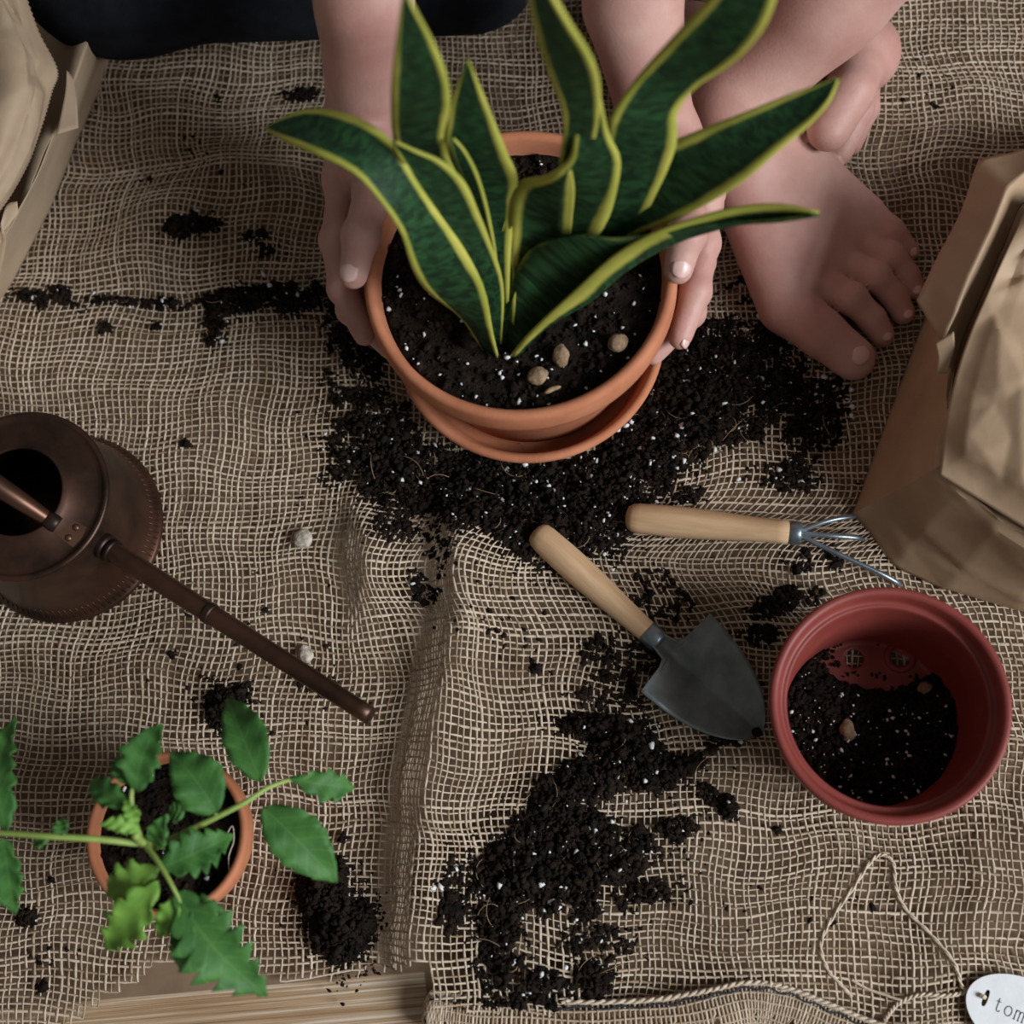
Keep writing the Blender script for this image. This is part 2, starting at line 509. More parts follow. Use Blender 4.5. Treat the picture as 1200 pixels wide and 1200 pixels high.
burlap = thing('burlap_cloth', 'loosely woven tan burlap cloth spread over the wooden floor', 'cloth')
PITCH = 0.0040
def build_burlap():
    u = np.arange(-0.50, 0.345, PITCH)
    v = np.arange(-0.16, 0.84, PITCH)
    nu, nv = len(u), len(v)
    dense = np.linspace(u[0] - 0.06, u[-1] + 0.06, 900)
    X = np.zeros((nv, nu)); Y = np.zeros((nv, nu))
    ax = P(300, 700).x
    for j in range(nv):
        hh = cloth_h(dense, np.full_like(dense, v[j]))
        s = np.concatenate([[0], np.cumsum(np.sqrt(np.diff(dense) ** 2 + (1.5 * np.diff(hh)) ** 2))])
        s -= np.interp(ax, dense, s)
        X[j] = np.interp(u - ax, s, dense)
        Y[j] = v[j]
    UX, UY = X.copy(), Y.copy()
    X = X + 0.0055 * waves(UX, UY, [3.5, 5.5, 8.0, 11.0], 10) + 0.0016 * waves(UX, UY, [16, 24], 14)
    Y = Y + 0.0060 * waves(UX, UY, [3.0, 5.0, 8.5, 12.0], 16) + 0.0016 * waves(UX, UY, [18, 25], 20)
    X += RNG.normal(0, 0.00034, nu)[None, :]
    Y += RNG.normal(0, 0.00034, nv)[:, None]
    X += RNG.normal(0, 0.00014, X.shape)
    Y += RNG.normal(0, 0.00014, X.shape)
    H = cloth_h(X, Y) + 0.0006
    PX, PY = pix(X, Y, H)
    lim = np.where(PX < 503, np.interp(PX, EDGE_X, EDGE_Y), np.interp(PX, HX, HY) - 4)
    fray = RNG.normal(0, 3.0, nu)[None, :] * (PX < 503)
    ok = PY < lim + fray
    par = ((np.arange(nu)[None, :] + np.arange(nv)[:, None]) % 2) * 2 - 1
    S = 4
    ang = np.arange(S) * 2 * math.pi / S + math.pi / 4
    for kind in ('weft_threads', 'warp_threads'):
        weft = kind.startswith('weft')
        A = lambda a: a if weft else a.T
        x, y, h, pr, okk = A(X), A(Y), A(H), A(par), A(ok)
        n, m = x.shape
        z = h + (0.00042 if weft else -0.00042) * pr
        rad = np.clip(RNG.normal(0.00062, 0.00011, n), 0.0004, 0.00095)[:, None] * (1 + 0.16 * RNG.normal(0, 1, (n, m)))
        Vv = np.zeros((n, m, S, 3), np.float32)
        for k in range(S):
            c, s_ = math.cos(ang[k]), math.sin(ang[k])
            if weft:
                Vv[:, :, k, 0] = x; Vv[:, :, k, 1] = y + rad * c * 1.15
            else:
                Vv[:, :, k, 0] = x + rad * c * 1.15; Vv[:, :, k, 1] = y
            Vv[:, :, k, 2] = z + rad * s_ * 0.8
        idx = np.arange(n * m * S).reshape(n, m, S)
        seg = okk[:, :-1] & okk[:, 1:]
        a = idx[:, :-1, :][seg]; b = idx[:, 1:, :][seg]
        Q = np.stack([a, np.roll(a, -1, 1), np.roll(b, -1, 1), b], 2).reshape(-1, 4)
        used = np.zeros(n * m * S, bool); used[Q.ravel()] = True
        remap = np.cumsum(used) - 1
        me = npmesh(kind, Vv.reshape(-1, 3)[used], remap[Q])
        t = np.clip(RNG.normal(0.62, 0.26, n), 0, 1.2)[:, None] + 0.12 * RNG.normal(0, 1, (n, m))
        tt = np.repeat(t.reshape(-1), S)[used].astype(np.float32)
        at = me.attributes.new('tint', 'FLOAT', 'POINT')
        at.data.foreach_set('value', tt)
        o = link(kind, me, M['burlap'], burlap)
        o['kind'] = 'stuff'
build_burlap()

def build_hem():
    """rolled and stitched hem at the lower edge of the cloth: a woven tube"""
    ctr = catmull([P(x, y, 0.010) for x, y in HEM], 150)
    ctr = [Vector(c) for c in ctr]
    n = len(ctr)
    parts, tints = [], []
    R1, R2 = 0.0115, 0.0088
    fr = []
    for i in range(n):
        d = (ctr[min(i + 1, n - 1)] - ctr[max(i - 1, 0)]).normalized()
        a = Vector((d.y, -d.x, 0)).normalized()
        fr.append((d, a))
    def pt(i, t, k=0.0):
        c = ctr[i]; d, a = fr[i]
        e = 1 - 0.55 * max(0, 1 - i / 5.0) ** 2
        return c + a * math.cos(t) * (R1 * e + k) + Vector((0, 0, 1)) * math.sin(t) * (R2 * e + k)
    random.seed(3)
    def grow(path, r):
        parts.append(tube(path, r, 4, False))
        tints.extend([min(1.1, max(0, random.gauss(0.62, 0.25)))] * (len(path) * 4))
    for i in range(n):
        tilt = random.uniform(-0.6, 0.6)
        grow([pt(min(n - 1, max(0, i + int(round(tilt * math.sin(k * 0.5))))), 2 * math.pi * k / 22, 0.0003 * (1 if (k + i) % 2 else -1)) for k in range(23)], random.uniform(0.0005, 0.0008))
    for q in range(15):
        t = 2 * math.pi * q / 15
        grow([pt(i, t + 0.05 * math.sin(i * 0.3 + q), 0.0003 * (-1 if (q + i) % 2 else 1)) for i in range(n)], random.uniform(0.0005, 0.0008))
    V, F = merge(parts)
    o = pydata('hem_roll', V, F, M['burlap'], burlap)
    at = o.data.attributes.new('tint', 'FLOAT', 'POINT')
    at.data.foreach_set('value', np.array(tints, np.float32))
    o['kind'] = 'stuff'
    # inner core so that the roll does not look hollow
    V, F = tube([ctr[i] for i in range(1, n, 3)], [0.0052] + [0.0078] * (len(range(1, n, 3)) - 1), 10)
    pydata('hem_fold', V, F, M['burlap'], burlap)
    # dark stitching along the roll
    V, F = tube([pt(i, math.pi * 0.70 + 0.08 * math.sin(i * 0.9), 0.0012) for i in range(4, n)], 0.00045, 6)
    pydata('stitching', V, F, M['navy_thread'], burlap)
    # thick corded edge above the stitching
    parts = []
    for s in range(2):
        pth = []
        for i in range(3, n):
            b = pt(i, math.pi * 0.80, 0.0012)
            w = i * 1.6 + s * math.pi
            d, a = fr[i]
            pth.append(b + a * 0.0009 * math.cos(w) + Vector((0, 0, 0.0009 * math.sin(w))))
        parts.append(tube(pth, 0.0010, 5))
    V, F = merge(parts)
    pydata('edge_cord', V, F, M['twine'], burlap)
build_hem()

# ------------------------------------------------------------------ soil helpers
def ico(sub=1):
    bm = bmesh.new()
    bmesh.ops.create_icosphere(bm, subdivisions=sub, radius=1)
    V = np.array([v.co[:] for v in bm.verts]); F = np.array([[v.index for v in f.verts] for f in bm.faces])
    bm.free()
    return V, F
ICO1 = ico(1)
ICO2 = ico(2)

def clumps(name, pts, rads, m, parent=None, base=ICO1, jit=0.32, flat=0.8):
    """many small irregular lumps as one mesh"""
    V0, F0 = base
    pts = np.asarray(pts, float); rads = np.asarray(rads, float)
    n = len(pts)
    if n == 0:
        return None
    d = 1 + RNG.normal(0, jit, (n, len(V0)))
    d = np.clip(d, 0.45, 1.7)
    V = V0[None] * d[..., None] * rads[:, None, None]
    V[..., 2] *= flat
    a = RNG.uniform(0, 6.28, n); c, s = np.cos(a)[:, None], np.sin(a)[:, None]
    sx = RNG.uniform(0.75, 1.35, n)[:, None]
    x = V[..., 0] * sx; y = V[..., 1] / sx
    V = np.stack([x * c - y * s, x * s + y * c, V[..., 2]], -1) + pts[:, None, :]
    F = F0[None] + (np.arange(n) * len(V0))[:, None, None]
    me = npmesh(name, V.reshape(-1, 3), F.reshape(-1, 3), 3)
    return link(name, me, m, parent, smooth=False)

def spill(label, blobs, perl=0.05, fibres=0, keep=None, seed=0, dens=1.0, cat='soil'):
    """loose soil lying on the cloth: blobs of (cx, cy, rx, ry, angle, amount, height_mm) in pixels"""
    C, R, W, WR = [], [], [], []
    for cx, cy, rx, ry, ang, n, hh in blobs:
        n = int(n * dens * 1.75)
        t = RNG.uniform(0, 6.28, n); q = np.sqrt(RNG.uniform(0, 1, n)) * (1 + 0.18 * np.sin(3 * t + cx) + 0.14 * np.sin(7 * t + cy))
        stray = RNG.uniform(0, 1, n) < 0.20
        q = np.where(stray, q * RNG.uniform(1.0, 1.9, n), q)
        a = math.radians(ang)
        X = q * rx * np.cos(t); Y = q * ry * np.sin(t)
        PX = cx + X * math.cos(a) - Y * math.sin(a); PY = cy + X * math.sin(a) + Y * math.cos(a)
        for px, py, qq in zip(PX, PY, q):
            if keep and not keep(px, py):
                continue
            # patchy: fine noise decides where the cloth shows through
            if mnoise.noise(Vector((px / 26.0, py / 26.0, cx * 0.01))) < -0.30 + (0.0 if qq < 0.9 else 0.15) and hh < 9:
                continue
            p = P(px, py, 0.003)
            r = min(0.0042, abs(random.gauss(0.0, 0.00085)) + 0.0005)
            if qq > 0.95: r = min(r, 0.0016) * 0.8
            z = ch(p.x, p.y) + r * 0.45 + random.random() ** 1.3 * hh * 0.001 * max(0, 1 - qq * qq) 
            C.append((p.x, p.y, z)); R.append(r)
            if random.random() < perl * 0.5:
                W.append((p.x + random.uniform(-.003, .003), p.y + random.uniform(-.003, .003), z + r * 0.6)); WR.append(random.choice([0.0004, 0.0005, 0.0006, 0.0008, 0.0008, 0.0012, 0.0018]) * random.uniform(0.8, 1.1))
    o = clumps('soil_spill', C, R, M['soil'])
    tag(o, label, cat, kind='stuff')
    if W:
        w = clumps('perlite', W, WR, M['perlite'], o)
        w['kind'] = 'stuff'
    if fibres:
        parts = []
        for _ in range(fibres):
            c = random.choice(C)
            a = random.uniform(0, 6.28); L = random.uniform(0.006, 0.02); k = random.uniform(-1.5, 1.5)
            pth = []
            for i in range(7):
                t = i / 6
                pth.append((c[0] + L * t * math.cos(a + k * t), c[1] + L * t * math.sin(a + k * t), max(c[2], ch(c[0], c[1]) + 0.002) + 0.0015 + 0.001 * math.sin(t * 3)))
            parts.append(tube(pth, 0.00018, 4))
        V, F = merge(parts)
        f = pydata('fibre', V, F, M['fibre'], o)
        f['kind'] = 'stuff'
    return o

def pot_soil(name, label, cx, cy, r, z, perl, rough=0.003, seed=1):
    """soil filling a pot, as one heap of lumps on an uneven bed"""
    V, F = [], []
    n, seg = 14, 40
    for i in range(n + 1):
        rr = r * i / n
        for k in range(seg):
            a = 2 * math.pi * k / seg
            x, y = cx + rr * math.cos(a), cy + rr * math.sin(a)
            V.append((x, y, z - 0.002 + rough * mnoise.noise(Vector((x * 60, y * 60, seed)))))
    for i in range(n):
        for k in range(seg):
            l = (k + 1) % seg
            F.append((i * seg + k, (i + 1) * seg + k, (i + 1) * seg + l, i * seg + l))
    b = len(V)                       # body of the soil below
    for k in range(seg):
        a = 2 * math.pi * k / seg
        V.append((cx + r * 0.93 * math.cos(a), cy + r * 0.93 * math.sin(a), z - 0.02))
    for k in range(seg):
        l = (k + 1) % seg
        F.append((n * seg + k, b + k, b + l, n * seg + l))
    F.append(tuple(b + k for k in range(seg))[::-1])
    o = pydata(name, V, F, M['soil'])
    tag(o, label, 'soil', kind='stuff')
    m = int(r * r * 2.6e5)
    C, R, W, WR = [], [], [], []
    for _ in range(m):
        a = random.uniform(0, 6.28); q = math.sqrt(random.random()) * (r - 0.002)
        x, y = cx + q * math.cos(a), cy + q * math.sin(a)
        rr = min(0.0035, abs(random.gauss(0, 0.0009)) + 0.0006)
        zz = z - 0.002 + rough * mnoise.noise(Vector((x * 60, y * 60, seed))) + rr * 0.5
        C.append((x, y, zz)); R.append(rr)
        if random.random() < perl:
            W.append((x, y, zz + rr * 0.7)); WR.append(random.choice([0.0004, 0.0005, 0.0007, 0.0009, 0.0014]))
    clumps('soil_crumbs', C, R, M['soil'], o)['kind'] = 'stuff'
    if W:
        clumps('perlite', W, WR, M['perlite'], o)['kind'] = 'stuff'
    return o

def lump(name, p, r, m, label, cat='pebble', group=None, sx=1.0, rot=0.0):
    V0, F0 = ico(3)
    s = random.uniform(0, 50)
    V = []
    for v in V0:
        k = 1 + 0.22 * mnoise.noise(Vector(v) * 1.4 + Vector((s, 0, 0))) + 0.08 * mnoise.noise(Vector(v) * 4 + Vector((s, 0, 0)))
        V.append(Vector(v) * r * k)
    o = pydata(name, [(v.x * sx, v.y, v.z * 0.85) for v in V], F0.tolist(), m)
    o.location = p
    o.rotation_euler = (0, 0, rot)
    return tag(o, label, cat, group)

# ------------------------------------------------------------------ large terracotta pot with saucer
PC = P(615, 357, 0.075)                       # pot axis
BASE_Z = 0.0032
pot = thing('terracotta_pot', 'large terracotta pot held by two hands, planted with a snake plant', 'flower pot', (PC.x, PC.y, BASE_Z + 0.0045))
RIM = 0.0810
prof = [(0.0, 0.0), (0.056, 0.0), (0.0585, 0.002), (0.0700, 0.086), (0.0705, 0.0895), (0.0775, 0.0905), (0.0800, 0.0925), (0.0812, 0.100), (0.0808, 0.112),
        (0.0800, 0.1145), (0.0782, 0.1155), (0.0760, 0.1148), (0.0748, 0.113), (0.0742, 0.106), (0.0690, 0.085), (0.0575, 0.010), (0.0, 0.009)]
V, F = lathe([(r * 1.075, z) for r, z in prof], 96)
pydata('pot_wall', V, F, M['terracotta'], pot)
sauc = thing('pot_saucer', 'round terracotta saucer under the large planted pot', 'saucer', (PC.x, PC.y, BASE_Z))
prof = [(0.0, 0.0), (0.066, 0.0), (0.069, 0.002), (0.0762, 0.024), (0.0768, 0.0275), (0.0755, 0.0295), (0.0735, 0.0297), (0.0715, 0.028), (0.0655, 0.0075), (0.063, 0.0048), (0.0, 0.0045)]
V, F = lathe([(r * 1.075, z) for r, z in prof], 96)
pydata('saucer_dish', V, F, M['terracotta'], sauc)
RIMZ = BASE_Z + 0.0045 + 0.1155
SZ = RIMZ - 0.012
pot_soil('potting_soil', 'dark soil flecked with white perlite around the snake plant', PC.x, PC.y, 0.0790, SZ, 0.10, seed=3)
for (x, y, r, sx, rot, lab) in [(630, 440, 0.0050, 1.1, 0.3, 'round tan clay pebble in the large pot beside a wood chip'),
                                (657, 417, 0.0044, 1.5, 1.6, 'upright oval tan pebble between two round ones in the large pot'),
                                (724, 402, 0.0052, 1.05, 0, 'round tan clay pebble close to the rim of the large pot'),
                                (552, 397, 0.0060, 1.1, 0, 'dark soil-covered pebble beside the snake plant base')]:
    lump('clay_pebble', P(x, y, SZ + r * 0.6), r, M['pebble'] if x > 600 else M['soil'], lab, 'pebble', 'pebbles in the large pot', sx, rot)
# curved wood chip
pth = catmull([P(638, 461, SZ + 0.003), P(647, 456, SZ + 0.004), P(657, 453, SZ + 0.003)], 8)
V, F = tube(pth, [0.0004, 0.0011, 0.0014, 0.0015, 0.0014, 0.0014, 0.0011, 0.0005], 6)
tag(pydata('wood_chip', V, F, M['fibre']), 'small curved orange wood chip on the soil of the large pot', 'wood chip')

# ------------------------------------------------------------------ snake plant
snake = thing('snake_plant', 'snake plant with dark green yellow-edged leaves in the large pot', 'plant', P(592, 400, SZ))
def leaf_mesh(rows, nst=34, ncol=11, channel=0.10, thick=0.0016, mat=None, name='leaf', parent=None, u0=0.0, u1=1.0):
    """rows base to tip: ((lx,ly),(rx,ry),z[,(cx,cy,cz)]) in pixels; left, mid and right lines are splined in space"""
    L, C, Rr = [], [], []
    for row in rows:
        l = np.array(P(*row[0], row[2] if not isinstance(row[2], tuple) else row[2][0]))
        r = np.array(P(*row[1], row[2] if not isinstance(row[2], tuple) else row[2][1]))
        if len(row) > 3:
            c = np.array(P(*row[3]))
        else:
            c = (l + r) / 2
            w = np.linalg.norm(r - l)
            c = c + np.array((0, 0, -channel * w))
        L.append(l); C.append(c); Rr.append(r)
    L, C, Rr = catmull(L, nst), catmull(C, nst), catmull(Rr, nst)
    V, UV, F = [], [], []
    for i in range(nst):
        for k in range(ncol):
            t = k / (ncol - 1)
            a, b, c = (1 - t) * (1 - 2 * t), 4 * t * (1 - t), t * (2 * t - 1)
            V.append(L[i] * a + C[i] * b + Rr[i] * c)
            UV.append((t, i / (nst - 1)))
    for i in range(nst - 1):
        for k in range(ncol - 1):
            q = i * ncol + k
            F.append((q, q + 1, q + ncol + 1, q + ncol))
    o = pydata(name, V, F, mat)
    uvl = o.data.uv_layers.new(name='leaf')
    for lp in o.data.loops:
        uu, vv = UV[lp.vertex_index]
        uvl.data[lp.index].uv = (u0 + (u1 - u0) * uu, vv)
    md = o.modifiers.new('thickness', 'SOLIDIFY')
    md.thickness = thick
    md.offset = 0
    child(o, parent)
    return o
B0 = SZ - 0.004
LEAVES = {
 'front_left': [((566, 410), (584, 419), B0), ((541, 372), (577, 390), 0.150), ((500, 340), (568, 340), 0.185), ((482, 312), (545, 293), 0.215), ((470, 274), (514, 249), 0.245), ((447, 238), (488, 212), 0.268), ((415, 203), (462, 168), 0.280), ((374, 182), (420, 138), 0.280), ((340, 168), (368, 127), 0.272), ((322, 158), (332, 138), 0.265), ((312, 151), (314, 150), 0.260)],
 'left_inner': [((572, 405), (588, 405), B0), ((560, 340), (590, 335), 0.172), ((535, 290), (574, 282), 0.216), ((508, 250), (561, 250), 0.243), ((485, 215), (545, 215), 0.264), ((468, 185), (518, 190), 0.278), ((462, 171), (488, 177), 0.284), ((460, 165), (464, 166), 0.287)],
 'baby_left': [((574, 398), (584, 398), B0), ((565, 320), (584, 320), 0.172), ((556, 255), (575, 262), 0.222), ((541, 205), (562, 212), 0.252), ((531, 178), (547, 180), 0.268), ((529, 162), (532, 162), 0.276)],
 'back_left_tall': [((570, 390), (590, 390), B0), ((520, 290), (560, 290), 0.17), ((482, 215), (540, 215), 0.222), ((462, 165), (520, 165), 0.268), ((458, 120), (528, 122), 0.315), ((460, 80), (522, 84), 0.34), ((464, 45), (506, 46), 0.36), ((469, 8), (486, 10), 0.38), ((474, -12), (476, -12), 0.39)],
 'back_left_short': [((580, 395), (597, 398), B0), ((560, 320), (597, 325), 0.17), ((538, 255), (601, 262), 0.200), ((520, 205), (607, 212), 0.228), ((518, 168), (594, 180), 0.262), ((527, 122), (574, 130), 0.29), ((538, 92), (559, 94), 0.31), ((547, 70), (549, 70), 0.325)],
 'back_tall': [((590, 380), (605, 380), B0), ((640, 270), (668, 270), 0.19), ((655, 190), (690, 190), 0.25), ((660, 135), (702, 140), 0.30), ((645, 90), (703, 100), 0.335), ((630, 45), (692, 66), 0.365), ((622, 8), (668, 28), 0.385), ((618, -25), (645, -12), 0.40), ((622, -55), (626, -55), 0.415)],
 'centre_cup': [((592, 398), (606, 402), B0), ((596, 320), (655, 330), 0.165), ((597, 262), (696, 282), 0.20), ((606, 216), (712, 258), 0.225), ((640, 206), (723, 222), 0.245), ((666, 187), (727, 187), 0.262), ((673, 160), (714, 158), 0.28), ((678, 125), (707, 130), 0.30), ((688, 90), (700, 100), 0.318), ((693, 72), (695, 72), 0.33)],
 'edge_blade': [((596, 385), (606, 388), B0), ((632, 330), (648, 330), 0.138), ((650, 285), (666, 287), 0.185), ((654, 250), (671, 252), 0.224), ((657, 222), (673, 224), 0.246), ((664, 200), (670, 200), 0.262)],
 'right_tall': [((605, 392), (618, 396), B0), ((665, 290), (730, 290), 0.19), ((700, 215), (770, 225), 0.235), ((708, 160), (792, 172), 0.265), ((716, 136), (794, 132), 0.285), ((745, 93), (816, 101), 0.305), ((782, 50), (858, 74), 0.33), ((818, 12), (891, 40), 0.352), ((848, -20), (910, -4), 0.37), ((882, -50), (912, -48), 0.385), ((908, -78), (910, -77), 0.39)],
 'right_long': [((608, 398), (616, 402), B0), ((650, 330), (690, 345), 0.165), ((690, 260), (735, 282), 0.200), ((722, 212), (782, 262), 0.225), ((762, 178), (830, 238), 0.245), ((815, 154), (872, 211), 0.262), ((868, 133), (910, 178), 0.275), ((920, 112), (947, 147), 0.285), ((958, 99), (971, 120), 0.292), ((981, 91), (983, 93), 0.296)],
 'right_low': [((590, 405), (596, 418), (B0, B0), (603, 420, B0 - 0.001)),
               ((598, 340), (627, 384), (0.158, 0.146), (637, 378, 0.136)),
               ((622, 292), (677, 338), (0.190, 0.180), (688, 348, 0.160)),
               ((676, 276), (718, 301), (0.212, 0.206), (728, 318, 0.184)),
               ((722, 280), (762, 275), (0.218, 0.226), (772, 293, 0.202)),
               ((775, 272), (815, 256), (0.226, 0.238), (822, 274, 0.220)),
               ((842, 262), (866, 243), (0.238, 0.248), (872, 260, 0.236)),
               ((905, 258), (915, 240), (0.250, 0.256), (922, 256, 0.248)),
               ((957, 252), (959, 249), (0.262, 0.262), (960, 251, 0.261))],
 'heart_blade': [((582, 405), (600, 408), B0), ((578, 340), (605, 345), 0.155), ((580, 300), (602, 300), 0.178), ((588, 270), (600, 268), 0.195), ((594, 250), (596, 250), 0.205)],
}
for nm, rows in LEAVES.items():
    kw = {'right_low': dict(u0=0.155, u1=0.985), 'edge_blade': dict(u0=0.80, u1=0.99)}.get(nm, {})
    leaf_mesh(rows, parent=snake, mat=M['snake'], **kw)

# ------------------------------------------------------------------ small pot with a tomato seedling
TC = P(214, 981, 0.045)
tpot = thing('small_terracotta_pot', 'small terracotta pot with a tomato seedling beside the watering can', 'flower pot', (TC.x, TC.y, 0.0030))
TH = 0.074
tr = 0.0440
prof = [(0, 0), (0.028, 0), (0.030, 0.0015), (0.0385, 0.052), (0.0388, 0.0535), (0.0425, 0.0545), (0.0437, 0.0565), (tr, 0.071), (0.0436, 0.0733), (0.0424, TH), (0.0406, 0.0735), (0.0399, 0.072), (0.0375, 0.054), (0.028, 0.006), (0, 0.005)]
V, F = lathe(prof, 72)
pydata('pot_wall', V, F, M['terracotta_small'], tpot)
TSZ = 0.003 + TH - 0.007
pot_soil('seedling_soil', 'dark crumbly soil in the small pot around the seedling stem', TC.x, TC.y, 0.0392, TSZ, 0.012, 0.004, seed=9)
pth = catmull([P(262, 985, TSZ + 0.004), P(272, 968, TSZ + 0.006), P(274, 985, TSZ + 0.005), P(268, 1005, TSZ + 0.004), P(270, 1030, TSZ + 0.004)], 24)
V, F = tube(pth, 0.00035, 5)
tag(pydata('root_fibre', V, F, M['twine']), 'thin pale root curling on the soil of the small pot', 'root')

tom = thing('tomato_seedling', 'young tomato seedling with serrated green leaves in the small pot', 'plant', P(212, 992, TSZ))
def stem(pts, r0, r1, name='stem'):
    pp = catmull([P(*p) for p in pts], 18)
    V, F = tube(pp, list(np.linspace(r0, r1, len(pp))), 8)
    return child(pydata(name, V, F, M['tomato_stem']), tom)
stem([(213, 992, TSZ - 0.003), (205, 992, 0.10), (190, 990, 0.125), (168, 987, 0.150), (158, 978, 0.165)], 0.0026, 0.0020)
stem([(178, 990, 0.140), (150, 987, 0.150), (110, 983, 0.158), (57, 980, 0.162), (20, 977, 0.160), (-30, 974, 0.155)], 0.0018, 0.0014, 'leaf_stalk')
stem([(182, 993, 0.138), (230, 969, 0.142), (284, 942, 0.142), (314, 923, 0.138), (345, 912, 0.130)], 0.0018, 0.0010, 'leaf_stalk')
stem([(170, 990, 0.148), (185, 1010, 0.155), (200, 1035, 0.158), (212, 1058, 0.156)], 0.0016, 0.0009, 'leaf_stalk')
stem([(165, 985, 0.155), (156, 955, 0.165), (154, 930, 0.170), (160, 915, 0.172)], 0.0016, 0.0009, 'leaf_stalk')
stem([(255, 957, 0.142), (250, 950, 0.145)], 0.0010, 0.0008, 'leaf_stalk')

def leaflet(base, tip, wl, wr, lobes=0, depth=0.0, bend=0.0, droop=0.010, peak=0.38, mat='tomato_leaf', fold=0.25, n=44, phase=0.0):
    """tomato leaflet: half widths wl / wr in metres, saw-toothed by lobes"""
    a, b = P(*base), P(*tip)
    d = b - a
    Ln = d.length
    ax = d.normalized()
    side = ax.cross(Vector((0, 0, 1))).normalized()     # right of the growing direction
    upv = side.cross(ax).normalized()
    V, UV, F = [], [], []
    cols = [-1, -0.66, -0.33, 0, 0.33, 0.66, 1]
    for i in range(n + 1):
        t = i / n
        mid = a + d * t + side * (bend * Ln * math.sin(math.pi * t)) + upv * (0.10 * Ln * math.sin(math.pi * t)) - Vector((0, 0, droop * t * t))
        pr = math.sin(math.pi * min(1, t ** (math.log(0.5) / math.log(peak)))) ** 0.80
        for c in cols:
            w = wl if c < 0 else wr
            tooth = 1.0
            if lobes:
                f = ((t * lobes + phase + (0.35 if c > 0 else 0.0)) % 1.0)
                tooth = 1 - depth * (1 - abs(2 * f - 0.7) if f < 0.85 else 1.0) if False else 1 - depth * (f ** 1.3)
            e = 1 if abs(c) < 0.9 else tooth
            e = 1 - (1 - tooth) * abs(c) ** 1.5
            s = c * w * pr * e
            fwd = abs(c) * 0.10 * Ln * pr * (0.5 + depth)
            V.append(mid + side * s + ax * fwd * (1 - t) + upv * (fold * abs(s)) + upv * (0.0012 * math.sin(t * 22 + c * 3) * abs(c)))
            UV.append((0.5 + c / 2, t))
    k = len(cols)
    for i in range(n):
        for j in range(k - 1):
            q = i * k + j
            F.append((q, q + 1, q + k + 1, q + k))
    o = pydata('leaf', V, F, M[mat])
    uvl = o.data.uv_layers.new(name='leaf')
    for lp in o.data.loops:
        uvl.data[lp.index].uv = UV[lp.vertex_index]
    md = o.modifiers.new('thickness', 'SOLIDIFY'); md.thickness = 0.0005; md.offset = 0
    return child(o, tom)
leaflet((306, 916, 0.138), (264, 817, 0.125), 0.0105, 0.0135, 5, 0.10, 0.02, 0.004)
leaflet((338, 912, 0.132), (414, 922, 0.120), 0.0085, 0.0100, 4, 0.42, 0.03, 0.004, peak=0.55, fold=0.15)
leaflet((308, 946, 0.138), (393, 1034, 0.124), 0.0150, 0.0135, 6, 0.12, -0.03, 0.004, peak=0.40)
leaflet((254, 953, 0.146), (197, 881, 0.150), 0.0125, 0.0150, 5, 0.08, 0.06, 0.004)
leaflet((216, 951, 0.142), (197, 952, 0.140), 0.006, 0.006, 3, 0.2, 0, 0.002)
leaflet((160, 928, 0.172), (187, 846, 0.172), 0.0125, 0.0105, 5, 0.34, -0.05, 0.004, mat='tomato_leaf')
leaflet((152, 918, 0.170), (132, 886, 0.165), 0.0050, 0.0055, 3, 0.3, 0, 0.003)
leaflet((150, 944, 0.168), (101, 915, 0.160), 0.0075, 0.0080, 4, 0.38, 0, 0.004)
leaflet((164, 972, 0.165), (117, 966, 0.172), 0.0045, 0.0050, 4, 0.3, 0.06, 0.0, mat='tomato_young')
leaflet((160, 965, 0.167), (146, 938, 0.172), 0.0045, 0.0045, 3, 0.35, 0.04, 0.0, mat='tomato_young')
leaflet((182, 992, 0.150), (196, 954, 0.165), 0.0065, 0.0065, 3, 0.25, 0.0, 0.0, mat='tomato_leaf')
leaflet((186, 1018, 0.150), (270, 977, 0.142), 0.0130, 0.0130, 6, 0.45, 0.04, 0.006, peak=0.42)
leaflet((198, 1002, 0.146), (212, 984, 0.150), 0.0060, 0.0060, 3, 0.30, 0.0, 0.003)
leaflet((186, 1018, 0.152), (121, 1050, 0.140), 0.0090, 0.0105, 4, 0.42, 0.02, 0.004, mat='tomato_young')
leaflet((186, 1032, 0.154), (118, 1114, 0.145), 0.0140, 0.0130, 5, 0.50, -0.04, 0.006, peak=0.45, mat='tomato_young')
leaflet((210, 1050, 0.156), (183, 1100, 0.150), 0.0070, 0.0060, 3, 0.30, 0.0, 0.004, mat='tomato_young')
leaflet((205, 1044, 0.156), (309, 1168, 0.142), 0.0190, 0.0195, 7, 0.52, 0.03, 0.008, peak=0.40)
leaflet((222, 1070, 0.156), (206, 1136, 0.148), 0.0080, 0.0070, 3, 0.35, 0.0, 0.006)
leaflet((212, 1058, 0.156), (262, 1068, 0.150), 0.0065, 0.0060, 3, 0.40, 0.0, 0.004)
leaflet((72, 979, 0.163), (72, 958, 0.163), 0.0045, 0.0045, 3, 0.3, 0, 0.002)
leaflet((56, 982, 0.162), (38, 990, 0.158), 0.0035, 0.0035, 3, 0.3, 0, 0.002)
leaflet((8, 974, 0.160), (13, 838, 0.150), 0.0120, 0.0105, 6, 0.40, -0.06, 0.006)
leaflet((4, 982, 0.160), (12, 1072, 0.150), 0.0090, 0.0125, 5, 0.40, -0.05, 0.006)
leaflet((-15, 974, 0.156), (-90, 960, 0.145), 0.0140, 0.0140, 6, 0.42, 0.0, 0.006)

